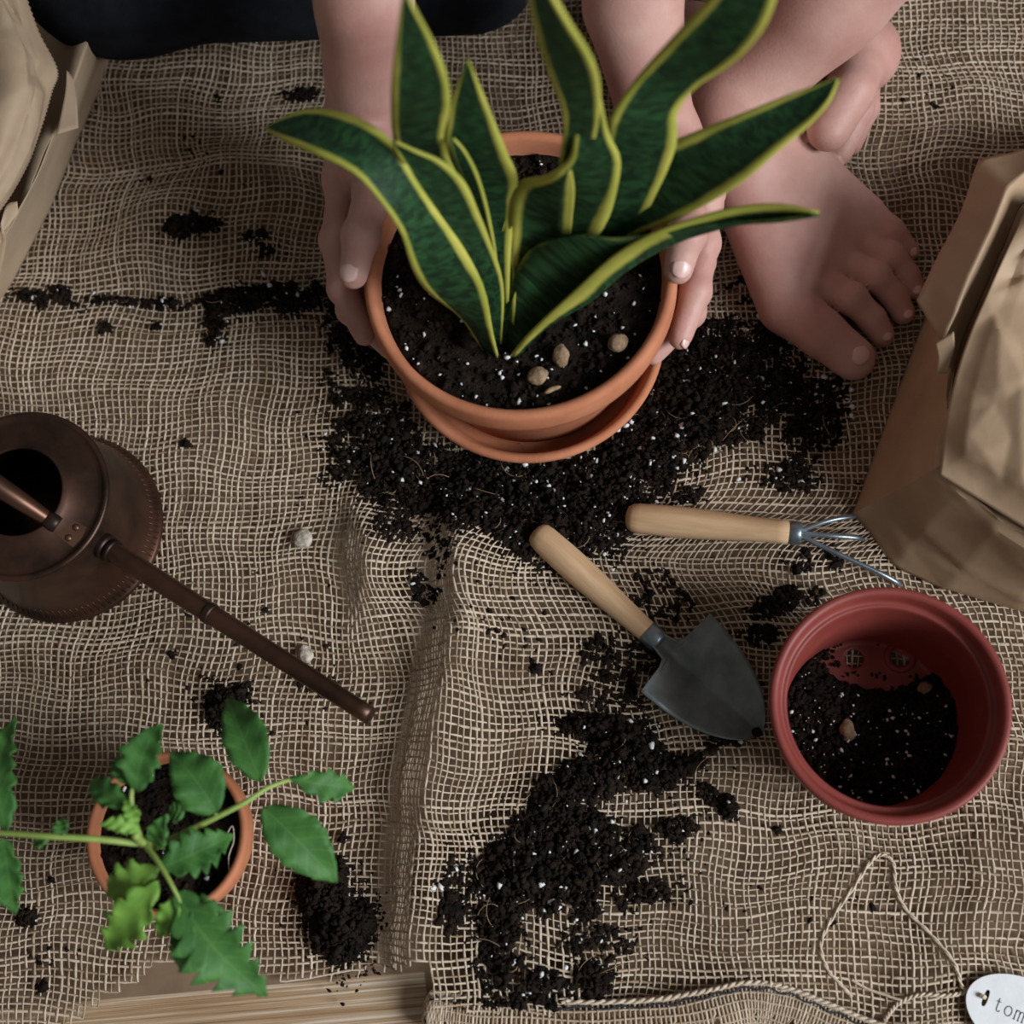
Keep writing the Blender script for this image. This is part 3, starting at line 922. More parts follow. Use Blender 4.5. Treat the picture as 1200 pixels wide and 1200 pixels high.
# ------------------------------------------------------------------ red plastic pot
RC = P(1029, 836, 0.045)
rpot = thing('red_plastic_pot', 'dark red plastic pot partly filled with soil beside the paper bag', 'flower pot', (RC.x, RC.y, 0.0030))
RH = 0.082
prof = [(0.046, 0.0), (0.0480, 0.0015), (0.0552, 0.062), (0.0598, 0.063), (0.0616, 0.0655), (0.0630, 0.079), (0.0626, 0.0812), (0.0614, RH), (0.0592, 0.0817), (0.0578, 0.0800), (0.0570, 0.0745), (0.0562, 0.0728), (0.0548, 0.0722), (0.0538, 0.0728), (0.0530, 0.0715), (0.0524, 0.0690), (0.0478, 0.0065), (0.0470, 0.0050), (0.0450, 0.0045)]
V, F = lathe(prof, 96)
pydata('pot_wall', V, F, M['red'], rpot)
hole = [P(1001, 772, 0.0075) - RC, P(1055, 770, 0.0075) - RC]
hole = [Vector((h.x, h.y, 0)) for h in hole]
# pierced floor: polar grid with the drain holes left open
g = 0.0011
nn = int(0.047 / g)
V, F, idx = [], [], {}
def inside(x, y):
    if math.hypot(x, y) > 0.0468:
        return False
    return all(math.hypot(x - h.x, y - h.y) > 0.0058 for h in hole)
def vid(i, j):
    if (i, j) not in idx:
        x, y = i * g, j * g
        for h in hole:                        # snap the hole borders round
            q = math.hypot(x - h.x, y - h.y)
            if 0.0046 < q < 0.0064:
                x, y = h.x + (x - h.x) * 0.0054 / q, h.y + (y - h.y) * 0.0054 / q
        idx[(i, j)] = len(V)
        V.append((x, y, 0.0045))
    return idx[(i, j)]
for i in range(-nn, nn):
    for j in range(-nn, nn):
        if inside((i + .5) * g, (j + .5) * g):
            F.append((vid(i, j), vid(i + 1, j), vid(i + 1, j + 1), vid(i, j + 1)))
fl = pydata('pot_floor', V, F, M['red'], rpot)
md = fl.modifiers.new('t', 'SOLIDIFY'); md.thickness = 0.0015; md.offset = -1
for h in hole[1:]:
    V, F = lathe([(0.0056, 0.0), (0.0088, 0.0), (0.0092, 0.0008), (0.0088, 0.0014), (0.0060, 0.0014), (0.0056, 0.0008)], 24, True)
    o = pydata('drain_ring', V, F, M['red'], fl)
    o.location = (h.x, h.y, 0.0044)

def red_soil():
    """soil heaped on the near side of the pot, leaving two drain holes bare"""
    C, R, W, WR = [], [], [], []
    bare = Vector(((hole[0].x + hole[1].x) / 2, (hole[0].y + hole[1].y) / 2, 0))
    random.seed(21)
    for _ in range(7000):
        a = random.uniform(0, 6.28); q = math.sqrt(random.random()) * 0.0485
        x, y = q * math.cos(a), q * math.sin(a)
        e = math.hypot((x - bare.x) / 0.030, (y - bare.y + 0.003) / 0.0165) + 0.22 * mnoise.noise(Vector((x * 160, y * 160, 2)))
        if e < 1.0 and random.random() > 0.10 * max(0, e - 0.35):
            continue
        if any(math.hypot(x - h.x, y - h.y) < 0.0075 for h in hole[:2]):
            continue
        hgt = min(1, max(0, e - 1)) * 0.010 + 0.0045
        rr = min(0.0032, abs(random.gauss(0, 0.0009)) + 0.0006)
        if math.hypot(x, y) > 0.0466 + hgt * 0.07:
            continue
        z = 0.003 + 0.0035 + hgt * random.uniform(0.55, 1.0)
        if e < 1.05:
            rr = min(rr, 0.0011); z = 0.0085
        C.append((RC.x + x, RC.y + y, z)); R.append(rr)
        if random.random() < 0.022 and e > 1.1:
            W.append((RC.x + x, RC.y + y, 0.0068 + hgt + rr * 0.3)); WR.append(random.choice([0.0003, 0.0004, 0.0005, 0.0006, 0.0011]))
    o = clumps('pot_soil', C, R, M['soil'])
    tag(o, 'dark soil with white specks at the bottom of the red plastic pot', 'soil', kind='stuff')
    clumps('perlite', W, WR, M['perlite'], o)['kind'] = 'stuff'
red_soil()
lump('clay_pebble', P(993, 856, 0.021), 0.0042, M['pebble'], 'tan oval pebble on the soil in the red plastic pot', 'pebble', None, 1.5, 1.7)
lump('clay_pebble', P(1084, 806, 0.016), 0.0034, M['pebble'], 'small brown pebble by a drain hole in the red pot', 'pebble', None, 1.2, 0.4)

# ------------------------------------------------------------------ copper watering can
WC = P(82, 620, 0.002)
can = thing('watering_can', 'aged copper watering can with a long straight spout', 'watering can', (WC.x, WC.y, 0.0030))
TOPZ = 0.076
prof = [(0, 0), (0.0585, 0), (0.0600, 0.0012), (0.0602, 0.0025), (0.0590, 0.0040), (0.0570, 0.0060), (0.0535, 0.022), (0.0505, 0.045), (0.0488, 0.066), (0.0485, 0.073)]
V, F = lathe(prof, 96)
pydata('can_body', V, F, M['copper'], can)
# fluted foot: fine radial ridges above the base edge
parts = []
for k in range(96):
    a = 2 * math.pi * k / 96
    c, s = math.cos(a), math.sin(a)
    parts.append(tube([(0.0585 * c, 0.0585 * s, 0.0050), (0.0565 * c, 0.0565 * s, 0.0085), (0.0552 * c, 0.0552 * s, 0.0145)], [0.0004, 0.0006, 0.0002], 5))
V, F = merge(parts)
fo = pydata('fluted_foot', V, F, M['copper'], can)
fo['kind'] = 'stuff'
prof = [(0.0485, 0.0715), (0.0500, 0.0722), (0.0508, 0.0740), (0.0505, 0.0760), (0.0490, 0.0768), (0.0475, 0.0764), (0.0466, 0.0755), (0.0440, 0.0760), (0.0380, 0.0782), (0.0295, 0.0818), (0.0272, 0.0838), (0.0262, 0.0839), (0.0256, 0.0825), (0.0280, 0.0798), (0.0450, 0.0735)]
V, F = lathe(prof, 96)
pydata('can_shoulder', V, F, M['copper'], can)
V, F = lathe([(0, 0.016), (0.052, 0.016), (0.053, 0.012), (0, 0.012)], 48)
pydata('inner_bottom', V, F, M['copper'], can)
sp0 = P(110, 632, 0.058); sp1 = P(434, 839, 0.086)
sdir = (sp1 - sp0).normalized()
shz = Vector((sdir.x, sdir.y, 0)).normalized()
def can_part(name, V, F, m):
    return child(pydata(name, V, F, m), can)
n = 26
pth = [sp0 + (sp1 - sp0) * (i / (n - 1)) for i in range(n)]
rad = [0.0052 + 0.0012 * min(1, i / 4) - 0.0014 * (i / (n - 1)) for i in range(n)]
V, F = tube(pth, rad, 24, cap=False)
tip = len(pth) * 24
bore = [sp1 - sdir * 0.0001, sp1 - sdir * 0.010, sp1 - sdir * 0.03]
V2, F2 = tube(bore, [0.0040, 0.0040, 0.0040], 24, cap=False)
F2.append(tuple(2 * 24 + k for k in range(24)))
Vb, Fb = V2, [f[::-1] for f in F2]
V = list(V) + list(V2[:24])
for k in range(24):
    l = (k + 1) % 24
    F.append(((n - 1) * 24 + k, (n - 1) * 24 + l, tip + l, tip + k))
spout = can_part('spout', V, F, M['copper'])
pydata('spout_bore', Vb, Fb, M['copper'], spout)
def band(c, r, w, name, m=None):
    pp = [c - sdir * w, c - sdir * w, c - sdir * w * 0.5, c + sdir * w * 0.5, c + sdir * w, c + sdir * w]
    V, F = tube(pp, [r * 0.8, r * 0.97, r, r, r * 0.97, r * 0.8], 24)
    return pydata(name, V, F, m or M['copper_dark'], spout)
band(P(246, 719, 0.0705), 0.0064, 0.0022, 'spout_band')
band(sp0 + sdir * 0.008, 0.0078, 0.0035, 'spout_collar')
band(sp0 + sdir * 0.0145, 0.0072, 0.0014, 'spout_collar')
# handle: an arch from the bracket on the shoulder over the opening to the back
hb = P(62, 612, 0.0025 + 0.083)
pts = [hb, hb - shz * 0.008 + Vector((0, 0, 0.006)), hb - shz * 0.022 + Vector((0, 0, 0.016)), hb - shz * 0.045 + Vector((0, 0, 0.026)), hb - shz * 0.075 + Vector((0, 0, 0.024)),
       hb - shz * 0.105 + Vector((0, 0, 0.006)), hb - shz * 0.118 + Vector((0, 0, -0.025)), hb - shz * 0.108 + Vector((0, 0, -0.052)), hb - shz * 0.084 + Vector((0, 0, -0.060))]
pp = catmull(pts, 40)
rr = [0.0038 + 0.0022 * min(1, i / 12) for i in range(40)]
V, F = tube(pp, rr, 20)
can_part('handle', V, F, M['copper'])
pp = [hb - shz * 0.004 + Vector((0, 0, 0.003)), hb + shz * 0.001, hb + shz * 0.003 - Vector((0, 0, 0.001))]
V, F = tube(pp, [0.0046, 0.0052, 0.0048], 20)
can_part('handle_socket', V, F, M['copper_dark'])
# bracket plate with two rivets
side = Vector((-shz.y, shz.x, 0))
pc = P(80, 621, 0.083)
top_n = Vector((shz.x * 0.35, shz.y * 0.35, 1)).normalized()
fw = (shz - top_n * shz.dot(top_n)).normalized()
V = []
for dz in (0, 0.0016):
    for a, b in ((-0.010, -0.0052), (0.0075, -0.0068), (0.0085, 0.0), (0.0075, 0.0068), (-0.010, 0.0052)):
        V.append(pc + fw * a + side * b + top_n * (dz - 0.003))
F = [(0, 1, 2, 3, 4)[::-1], (5, 6, 7, 8, 9)] + [(i, (i + 1) % 5, 5 + (i + 1) % 5, 5 + i) for i in range(5)]
br = can_part('bracket', V, F, M['copper'])
br.data.polygons.foreach_set('use_smooth', [False] * len(br.data.polygons))
for s in (-1, 1):
    c = pc + fw * 0.0025 + side * s * 0.0036 - top_n * 0.0014
    V, F = tube([c, c + top_n * 0.0006, c + top_n * 0.0010], [0.0021, 0.0018, 0.0008], 14)
    pydata('rivet', V, F, M['copper'], br)

# ------------------------------------------------------------------ trowel
def spindle(a, b, prof, seg=24):
    """turned wooden handle from a to b; prof list of (t, radius)"""
    a, b = Vector(a), Vector(b)
    return tube([a + (b - a) * t for t, r in prof], [r for t, r in prof], seg)
def wood_handle(name, a, b, R, neck, parent):
    """handle mesh in its own frame so that the grain follows it"""
    a, b = Vector(a), Vector(b)
    L = (b - a).length
    pr = [(0, 0.15), (0.004, 0.45), (0.016, 0.74), (0.045, 0.94), (0.09, 1.0), (0.25, 1.05), (0.42, 1.04), (0.6, 0.94), (0.78, 0.82), (0.92, 0.76), (1, 0.75)]
    V, F = tube([(L * t, 0, 0) for t, k in pr], [R * k for t, k in pr], 28)
    o = pydata(name, V, F, M['wood'])
    q = (b - a).to_track_quat('X', 'Z')
    o.matrix_world = Matrix.Translation(a - Vector(parent.location)) @ q.to_matrix().to_4x4()
    o.parent = parent
    return o
ta = on(626, 622, 0.0088); tb = P(766, 747, 0.0120)
trow = thing('trowel', 'small hand trowel with a wooden handle and grey steel blade', 'trowel', (tb.x, tb.y, 0.003))
wood_handle('handle', ta, tb, 0.0088, 0, trow)
tdir = (tb - ta).normalized()
td = Vector((tdir.x, tdir.y, 0)).normalized(); tn = Vector((-td.y, td.x, 0))
V, F = tube([tb - tdir * 0.0060, tb - tdir * 0.0055, tb + tdir * 0.003, tb + tdir * 0.0045, tb + tdir * 0.0055], [0.0064, 0.0071, 0.0070, 0.0064, 0.0045], 24)
child(pydata('ferrule', V, F, M['steel_dark']), trow)
def blade():
    # stations along the blade from the neck: distance, half width, ridge height, edge height
    p0 = tb + tdir * 0.002
    Lb = (P(889, 862, 0.004) - p0).length
    V, F = [], []
    n, m = 46, 25
    for i in range(n):
        t = i / (n - 1)
        d = Lb * t
        sh = 0.17
        if t < sh:
            w = 0.0050 + 0.0030 * (t / sh) ** 1.6
            w += 0.0225 * sstep(0.88, 1.0, t / sh)
        else:
            u = (t - sh) / (1 - sh)
            w = 0.0305 * (1 - 0.10 * u) * max(0.0, 1 - u ** 2.6) ** 0.62
        crown = 0.0085 * (1 - t) ** 0.8 + 0.0015
        for k in range(m):
            c = -1 + 2 * k / (m - 1)
            s = c * float(w)
            # hollow face: low along the middle, edges turned up, with the narrow channel of the neck running out into it
            z = 0.0085 * (1 - t) ** 1.3 + 0.0030
            rise = (abs(s) / 0.032) ** 1.05 * 0.0135 * (0.35 + 0.65 * min(1, t * 3)) * (1 - 0.45 * t)
            half = 0.0068 * (1.0 if t < 0.2 else max(0.05, 1 - ((t - 0.2) / 0.2) ** 2))
            groove = 0.0046 * min(1.0, (s / half) ** 2) * (1.0 if t < 0.15 else max(0.0, 1 - (t - 0.15) / 0.26)) if t < 0.41 else 0
            zz = z + rise + groove
            p = p0 + td * d + tn * s
            V.append((p.x, p.y, zz + 0.0018))
    for i in range(n - 1):
        for k in range(m - 1):
            q = i * m + k
            F.append((q, q + 1, q + m + 1, q + m))
    o = pydata('blade', V, F, M['steel'])
    md = o.modifiers.new('t', 'SOLIDIFY'); md.thickness = 0.0012; md.offset = 0
    child(o, trow)
blade()

# ------------------------------------------------------------------ hand cultivator
ca = on(733, 606, 0.0092); cb = P(926, 624, 0.0165)
cult = thing('hand_cultivator', 'small hand rake with a wooden handle and three steel tines', 'hand rake', (cb.x, cb.y, 0.003))
wood_handle('handle', ca, cb, 0.0090, 0, cult)
cd = (cb - ca).normalized()
V, F = tube([cb - cd * 0.001, cb - cd * 0.0005, cb + cd * 0.0055, cb + cd * 0.0065, cb + cd * 0.007], [0.0060, 0.0070, 0.0070, 0.0062, 0.004], 24)
child(pydata('ferrule', V, F, M['steel_dark']), cult)
e0 = cb + cd * 0.006
for tgt in ([(968, 611, 0.0185), (994, 606, 0.0145), (1004, 606, 0.007)], [(975, 628, 0.018), (1003, 630, 0.014), (1014, 633, 0.006)], [(980, 648, 0.0175), (1030, 671, 0.0145), (1050, 682, 0.010), (1057, 688, 0.0045)]):
    pp = catmull([e0 - cd * 0.003] + [P(*t) for t in tgt], 18)
    V, F = tube(pp, [0.00155] * 14 + [0.0014, 0.0012, 0.0009, 0.0005], 10)
    child(pydata('tine', V, F, M['steel_dark']), cult)

# ------------------------------------------------------------------ paper bags
def crumple(p, seed, amp, scale):
    """facets of crumpled paper: sums of triangle waves in random directions"""
    r = random.Random(seed)
    s = 0.0
    for i in range(7):
        d = Vector((r.gauss(0, 1), r.gauss(0, 1), r.gauss(0, 1))).normalized()
        f = scale * r.uniform(0.6, 2.2)
        ph = r.random()
        t = (p.dot(d) * f + ph + 0.35 * mnoise.noise(p * scale * 0.5 + Vector((i * 7.0, 0, 0)))) % 1.0
        s += (abs(2 * t - 1) * 2 - 1) / (1.0 + 0.35 * i)
    return amp * s

from mathutils.geometry import delaunay_2d_cdt
def facets(nu, nv, layers, seed):
    """crumpled paper: heights linear over random triangles, for a grid of nu x nv points"""
    r = random.Random(seed)
    U, W = np.meshgrid(np.linspace(0, 1, nu), np.linspace(0, 1, nv), indexing='ij')
    out = np.zeros((nu, nv))
    for npts, amp in layers:
        g_n = max(3, int(round(math.sqrt(npts))))
        pts = [Vector((-0.12 + 1.24 * (p + r.uniform(0.12, 0.88)) / g_n, -0.12 + 1.24 * (q + r.uniform(0.12, 0.88)) / g_n)) for p in range(g_n) for q in range(g_n)] + [Vector(c) for c in ((-.3, -.3), (1.3, -.3), (1.3, 1.3), (-.3, 1.3))]
        vs, _, tris, *_r = delaunay_2d_cdt(pts, [], [], 0, 1e-6)
        hs = [r.uniform(-1, 1) * amp for _ in vs]
        for t in tris:
            a, b, c = [vs[i] for i in t]
            ha, hb, hc = [hs[i] for i in t]
            det = (b.y - c.y) * (a.x - c.x) + (c.x - b.x) * (a.y - c.y)
            if abs(det) < 1e-9:
                continue
            l1 = ((b.y - c.y) * (U - c.x) + (c.x - b.x) * (W - c.y)) / det
            l2 = ((c.y - a.y) * (U - c.x) + (a.x - c.x) * (W - c.y)) / det
            l3 = 1 - l1 - l2
            m = (l1 >= -1e-6) & (l2 >= -1e-6) & (l3 >= -1e-6)
            out[m] = (out + l1 * ha + l2 * hb + l3 * hc)[m]
    return out.ravel()

def ring_loft(rings, n_around, n_up, closed=True):
    """loft through rings of points; each ring a list of Vectors of the same length; corners stay sharp (linear around)"""
    R = []
    for r in rings:
        m = len(r)
        q = []
        for k in range(n_around):
            t = k / n_around * m if closed else k / (n_around - 1) * (m - 1)
            i = int(t) % m if closed else min(int(t), m - 2)
            u = t - int(t) if closed else t - i
            q.append(np.array(r[i]) * (1 - u) + np.array(r[(i + 1) % m]) * u)
        R.append(np.array(q))
    ups = catmull([r.ravel() for r in R], n_up)
    G = [u.reshape(-1, 3) for u in ups]
    V = [Vector(p) for g_ in G for p in g_]
    F = []
    for i in range(n_up - 1):
        for k in range(n_around if closed else n_around - 1):
            l = (k + 1) % n_around
            F.append((i * n_around + k, i * n_around + l, (i + 1) * n_around + l, (i + 1) * n_around + k))
    return V, F, G

def paper(name, V, F, m, parent, seed, amp, scale, weight=None, thick=0.0005, sharp=True, zmin=0.0042, disp=None):
    o = pydata(name, V, F, m, None)
    me = o.data
    nrm = [v.normal.copy() for v in me.vertices]
    for i, v in enumerate(me.vertices):
        w = weight(v.co, i) if weight else 1.0
        v.co += nrm[i] * (crumple(v.co.copy(), seed, amp, scale) if disp is None else disp[i]) * w
        v.co.z = max(v.co.z, zmin)
    me.update()
    md = o.modifiers.new('t', 'SOLIDIFY'); md.thickness = thick; md.offset = 0
    if sharp:
        me.polygons.foreach_set('use_smooth', [True] * len(me.polygons))
        bm = bmesh.new(); bm.from_mesh(me)
        for e in bm.edges:
            if len(e.link_faces) == 2 and e.calc_face_angle(0) > math.radians(24):
                e.smooth = False
        bm.to_mesh(me); bm.free()
    child(o, parent)
    return o

bagR = thing('paper_bag', 'crumpled brown paper bag with a folded cuff beside the red pot', 'paper bag', P(1180, 500, 0.003))
g0 = [(1000, 603), (1022, 545), (1050, 470), (1080, 385), (1118, 290), (1165, 195), (1260, 150), (1380, 170), (1420, 300), (1420, 500), (1400, 680), (1290, 725), (1190, 711), (1105, 690), (1050, 660)]
g1 = [(1045, 578), (1060, 525), (1078, 462), (1094, 400), (1125, 300), (1175, 200), (1270, 150), (1400, 170), (1440, 300), (1440, 500), (1415, 660), (1310, 700), (1205, 690), (1135, 660), (1080, 622)]
g2 = [(1098, 549), (1104, 508), (1108, 460), (1112, 425), (1140, 325), (1190, 215), (1280, 165), (1420, 180), (1465, 300), (1465, 500), (1430, 640), (1320, 665), (1225, 650), (1165, 615), (1125, 578)]
g3 = [(1112, 538), (1114, 500), (1117, 460), (1124, 425), (1150, 335), (1200, 235), (1290, 190), (1420, 200), (1470, 310), (1470, 490), (1430, 610), (1320, 630), (1230, 610), (1175, 580), (1136, 558)]
g4 = [(1150, 510), (1148, 485), (1150, 460), (1155, 435), (1175, 360), (1220, 280), (1290, 250), (1380, 260), (1410, 330), (1410, 450), (1380, 540), (1310, 570), (1240, 560), (1195, 540), (1165, 525)]
g5 = [(1230, 430)] * 15
rings = [[P(x, y, 0.0045) for x, y in g0], [P(x, y, 0.040) for x, y in g1], [P(x, y, 0.088) for x, y in g2], [P(x, y, 0.086) for x, y in g3], [P(x, y, 0.074) for x, y in g4], [P(x + 6 * i, y, 0.070) for i, (x, y) in enumerate(g5)]]
V, F, _ = ring_loft(rings, 180, 64)
wfun = lambda co, i: 0.12 + 0.88 * float(sstep(0.055, 0.105, co.z)) 
paper('bag_body', V, F, M['kraft'], bagR, 5, 0.0034, 15.0, disp=facets(64, 180, [(150, 0.0060), (400, 0.0014)], 6), weight=lambda co, i: (0.15 if i % 180 < 46 else 0.9 * min(1, (180 - i % 180) / 12)) * (1 - float(sstep(0.07, 0.105, co.z))) + float(sstep(0.07, 0.105, co.z)))
# folded cuff along the far left edge of the mouth: two leaves of paper with a dark gap between
def strip(name, A, B, m, seed, amp=0.0012, n=40, k=10, thick=0.0006):
    """paper strip between two polylines A and B of (px,py,z)"""
    def lin(Q):
        Q = [np.array(P(*p)) for p in Q]
        T = np.linspace(0, len(Q) - 1, n)
        return [Q[min(int(t), len(Q) - 2)] * (1 - (t - min(int(t), len(Q) - 2))) + Q[min(int(t), len(Q) - 2) + 1] * (t - min(int(t), len(Q) - 2)) for t in T]
    a, b = lin(A), lin(B)
    V = [Vector(a[i] * (1 - j / k) + b[i] * (j / k)) for i in range(n) for j in range(k + 1)]
    F = [(i * (k + 1) + j, i * (k + 1) + j + 1, (i + 1) * (k + 1) + j + 1, (i + 1) * (k + 1) + j) for i in range(n - 1) for j in range(k)]
    return V, F
V, F = strip('cuff', [(1074, 352, 0.108), (1090, 322, 0.112), (1118, 262, 0.118), (1149, 188, 0.122), (1200, 176, 0.122), (1260, 168, 0.12)],
             [(1104, 402, 0.110), (1122, 364, 0.124), (1150, 296, 0.132), (1180, 222, 0.138), (1212, 190, 0.138), (1262, 180, 0.136)], M['kraft_pale'], 3)
paper('folded_cuff', V, F, M['kraft'], bagR, 8, 0.0010, 14.0, thick=0.0008)
V, F = strip('cuff_in', [(1104, 402, 0.108), (1122, 364, 0.116), (1150, 296, 0.122), (1180, 222, 0.128), (1215, 190, 0.128)],
             [(1116, 440, 0.100), (1140, 380, 0.104), (1166, 316, 0.108), (1198, 244, 0.112), (1235, 215, 0.110)], M['kraft'], 3)
paper('cuff_lining', V, F, M['kraft'], bagR, 9, 0.0012, 14.0)
V, F = strip('corner_flap', [(1096, 402, 0.1125), (1100, 420, 0.110), (1098, 437, 0.106)], [(1118, 388, 0.118), (1119, 408, 0.114), (1110, 438, 0.108)], M['kraft'], 3, n=12)
paper('corner_flap', V, F, M['kraft'], bagR, 4, 0.0006, 14.0)
# crumpled front panel that folds over the top
k = 110
a = catmull([P(1101, 556, 0.093), P(1113, 470, 0.110), P(1134, 398, 0.121), P(1168, 320, 0.126), P(1205, 238, 0.128)], 90)
b = catmull([P(1330, 700, 0.094), P(1330, 560, 0.126), P(1330, 440, 0.134), P(1330, 330, 0.134), P(1330, 215, 0.130)], 90)
c_ = catmull([P(1435, 672, 0.086), P(1478, 530, 0.092), P(1484, 420, 0.094), P(1478, 290, 0.092), P(1440, 175, 0.088)], 90)
def arch(p, q, r, t):                      # rises from the near edge, then falls to the far edge of the bag
    return p + (q - p) * (t / 0.6) if t < 0.6 else q + (r - q) * ((t - 0.6) / 0.4)
V = [Vector(arch(a[i], b[i], c_[i], j / k)) for i in range(90) for j in range(k + 1)]
F = [(i * (k + 1) + j, i * (k + 1) + j + 1, (i + 1) * (k + 1) + j + 1, (i + 1) * (k + 1) + j) for i in range(89) for j in range(k)]
paper('front_panel', V, F, M['kraft'], bagR, 12, 0.0042, 17.0, lambda co, i: min(1.0, 0.10 + (i % (k + 1)) / 9, (i // (k + 1)) / 10), disp=facets(90, k + 1, [(40, 0.0085), (180, 0.0022)], 4))

bagL = thing('open_paper_bag', 'open pale brown paper bag with a saw-toothed edge beside the dark trouser leg', 'paper bag', P(20, 160, 0.003))
def grid_px(rows, n, k):
    R = [np.array([P(*p) for p in r]).ravel() for r in rows]
    U = catmull(R, n)
    m = len(rows[0])
    out = []
    for u in U:
        out += catmull(list(u.reshape(m, 3)), k)
    V = [Vector(p) for p in out]
    F = [(i * k + j, i * k + j + 1, (i + 1) * k + j + 1, (i + 1) * k + j) for i in range(n - 1) for j in range(k - 1)]
    return V, F
# back panel: slopes up from the cloth to the mouth
V, F = grid_px([[(-60, 420, .004), (-10, 372, .004), (30, 300, .004), (70, 218, .004), (108, 126, .004), (134, 56, .004), (160, -20, .004), (180, -90, .004)],
                [(-70, 400, .045), (-22, 345, .045), (20, 275, .045), (62, 195, .045), (98, 110, .045), (122, 46, .045), (146, -25, .045), (166, -90, .045)],
                [(-75, 370, .085), (-20, 312, .085), (14, 262, .085), (52, 180, .085), (84, 104, .085), (104, 40, .085), (126, -30, .085), (146, -95, .085)]], 26, 90)
paper('back_panel', V, F, M['kraft_pale'], bagL, 31, 0.0010, 14.0)
# inner wall of the mouth seen in the slit
V, F = grid_px([[(-20, 312, .085), (14, 262, .085), (52, 180, .085), (84, 104, .085), (104, 40, .085), (126, -30, .085)],
                [(-90, 300, .010), (-50, 255, .010), (-20, 176, .010), (10, 100, .010), (24, 36, .010), (36, -34, .010)]], 8, 60)
paper('inner_lining', V, F, M['kraft_pale'], bagL, 33, 0.0008, 14.0)
# loose flap at the mouth
V, F = grid_px([[(0, 262, .098), (8, 240, .100), (20, 236, .100)], [(2, 275, .094), (12, 262, .096), (22, 250, .096)]], 6, 12)
paper('small_flap', V, F, M['kraft_pale'], bagL, 35, 0.0003, 14.0)
V, F = grid_px([[(66, 158, .090), (76, 110, .092), (78, 82, .092)], [(92, 150, .0868), (90, 120, .0885), (86, 92, .0885)]], 8, 14)
paper('side_flap', V, F, M['kraft_pale'], bagL, 36, 0.0004, 14.0)
# crumpled front panel with a saw-toothed edge
rows = [[(-10, 258, .104), (14, 224, .106), (34, 186, .108), (48, 148, .110), (60, 108, .112), (66, 80, .112), (44, 34, .112), (24, -20, .110)],
        [(-40, 262, .112), (-8, 226, .118), (14, 182, .122), (28, 140, .124), (38, 100, .126), (36, 64, .126), (24, 26, .124), (4, -24, .120)],
        [(-100, 270, .112), (-60, 226, .120), (-30, 182, .128), (-20, 140, .130), (-12, 100, .132), (-12, 60, .132), (-18, 20, .130), (-30, -30, .124)],
        [(-180, 280, .06), (-180, 230, .07), (-170, 182, .075), (-165, 140, .075), (-160, 100, .075), (-160, 60, .075), (-160, 20, .075), (-160, -30, .07)],
        [(-240, 280, .006), (-240, 230, .006), (-235, 182, .006), (-230, 140, .006), (-230, 100, .006), (-230, 60, .006), (-230, 20, .006), (-230, -30, .006)]]
V, F = grid_px(rows, 60, 121)
for j in range(121):                       # saw teeth along the first row
    d = (V[j] - V[121 * 3 + j]).normalized()
    V[j] = V[j] + d * (0.0016 if j % 2 else 0.0)
paper('front_panel', V, F, M['kraft_pale'], bagL, 41, 0.0040, 17.0, lambda co, i: min(1.0, 0.1 + (i // 121) / 10), disp=facets(60, 121, [(34, 0.0060), (120, 0.0016)], 9))
# lower crumpled side below the mouth
V, F = grid_px([[(-10, 372, .012), (-2, 320, .060), (6, 275, .088), (-6, 256, .100)], [(-60, 400, .012), (-50, 340, .06), (-40, 290, .09), (-50, 262, .105)], [(-130, 400, .012), (-120, 340, .06), (-110, 300, .09), (-110, 265, .105)]], 24, 30)
paper('side_panel', V, F, M['kraft_pale'], bagL, 43, 0.0030, 16.0, disp=facets(24, 30, [(14, 0.006)], 3))

# ------------------------------------------------------------------ oval plant tag on twine
tg = thing('plant_tag', 'white oval card tag with typed letters at the end of the twine', 'tag', on(1200, 1192, 0.0))
tc_ = on(1203, 1194, 0.0068)
ang = math.radians(-24)
tu = Vector((math.cos(ang), math.sin(ang), 0)); tv = Vector((-tu.y, tu.x, 0))
def tagp(u, v, z=0.0):
    return tc_ + tu * u + tv * v + Vector((0, 0, z - 0.05 * 0))
seg = 72
V, F = [], []
ra, rb = 0.0335, 0.0205
def oval(k, s=1.0, dz=0.0):
    t = 2 * math.pi * k / seg
    return tagp(ra * s * math.cos(t), rb * s * math.sin(t), dz)
slot_c = -0.0235
def slotp(k, dz, s=1.0):
    t = 2 * math.pi * k / seg
    return tagp(slot_c + 0.0014 * s * math.copysign(abs(math.cos(t)) ** 0.7, math.cos(t)), 0.0008 + 0.0046 * s * math.copysign(abs(math.sin(t)) ** 0.8, math.sin(t)), dz)
loops = [[oval(k, 1, -0.0005) for k in range(seg)], [oval(k, 1, 0.0005) for k in range(seg)], [slotp(k, 0.0005) for k in range(seg)], [slotp(k, -0.0005) for k in range(seg)]]
V = sum(loops, [])
for a_, b_ in ((0, 1), (1, 2), (2, 3), (3, 0)):
    for k in range(seg):
        l = (k + 1) % seg
        F.append((a_ * seg + k, a_ * seg + l, b_ * seg + l, b_ * seg + k))
card = child(pydata('tag_card', V, F, M['tag'], smooth=False), tg)
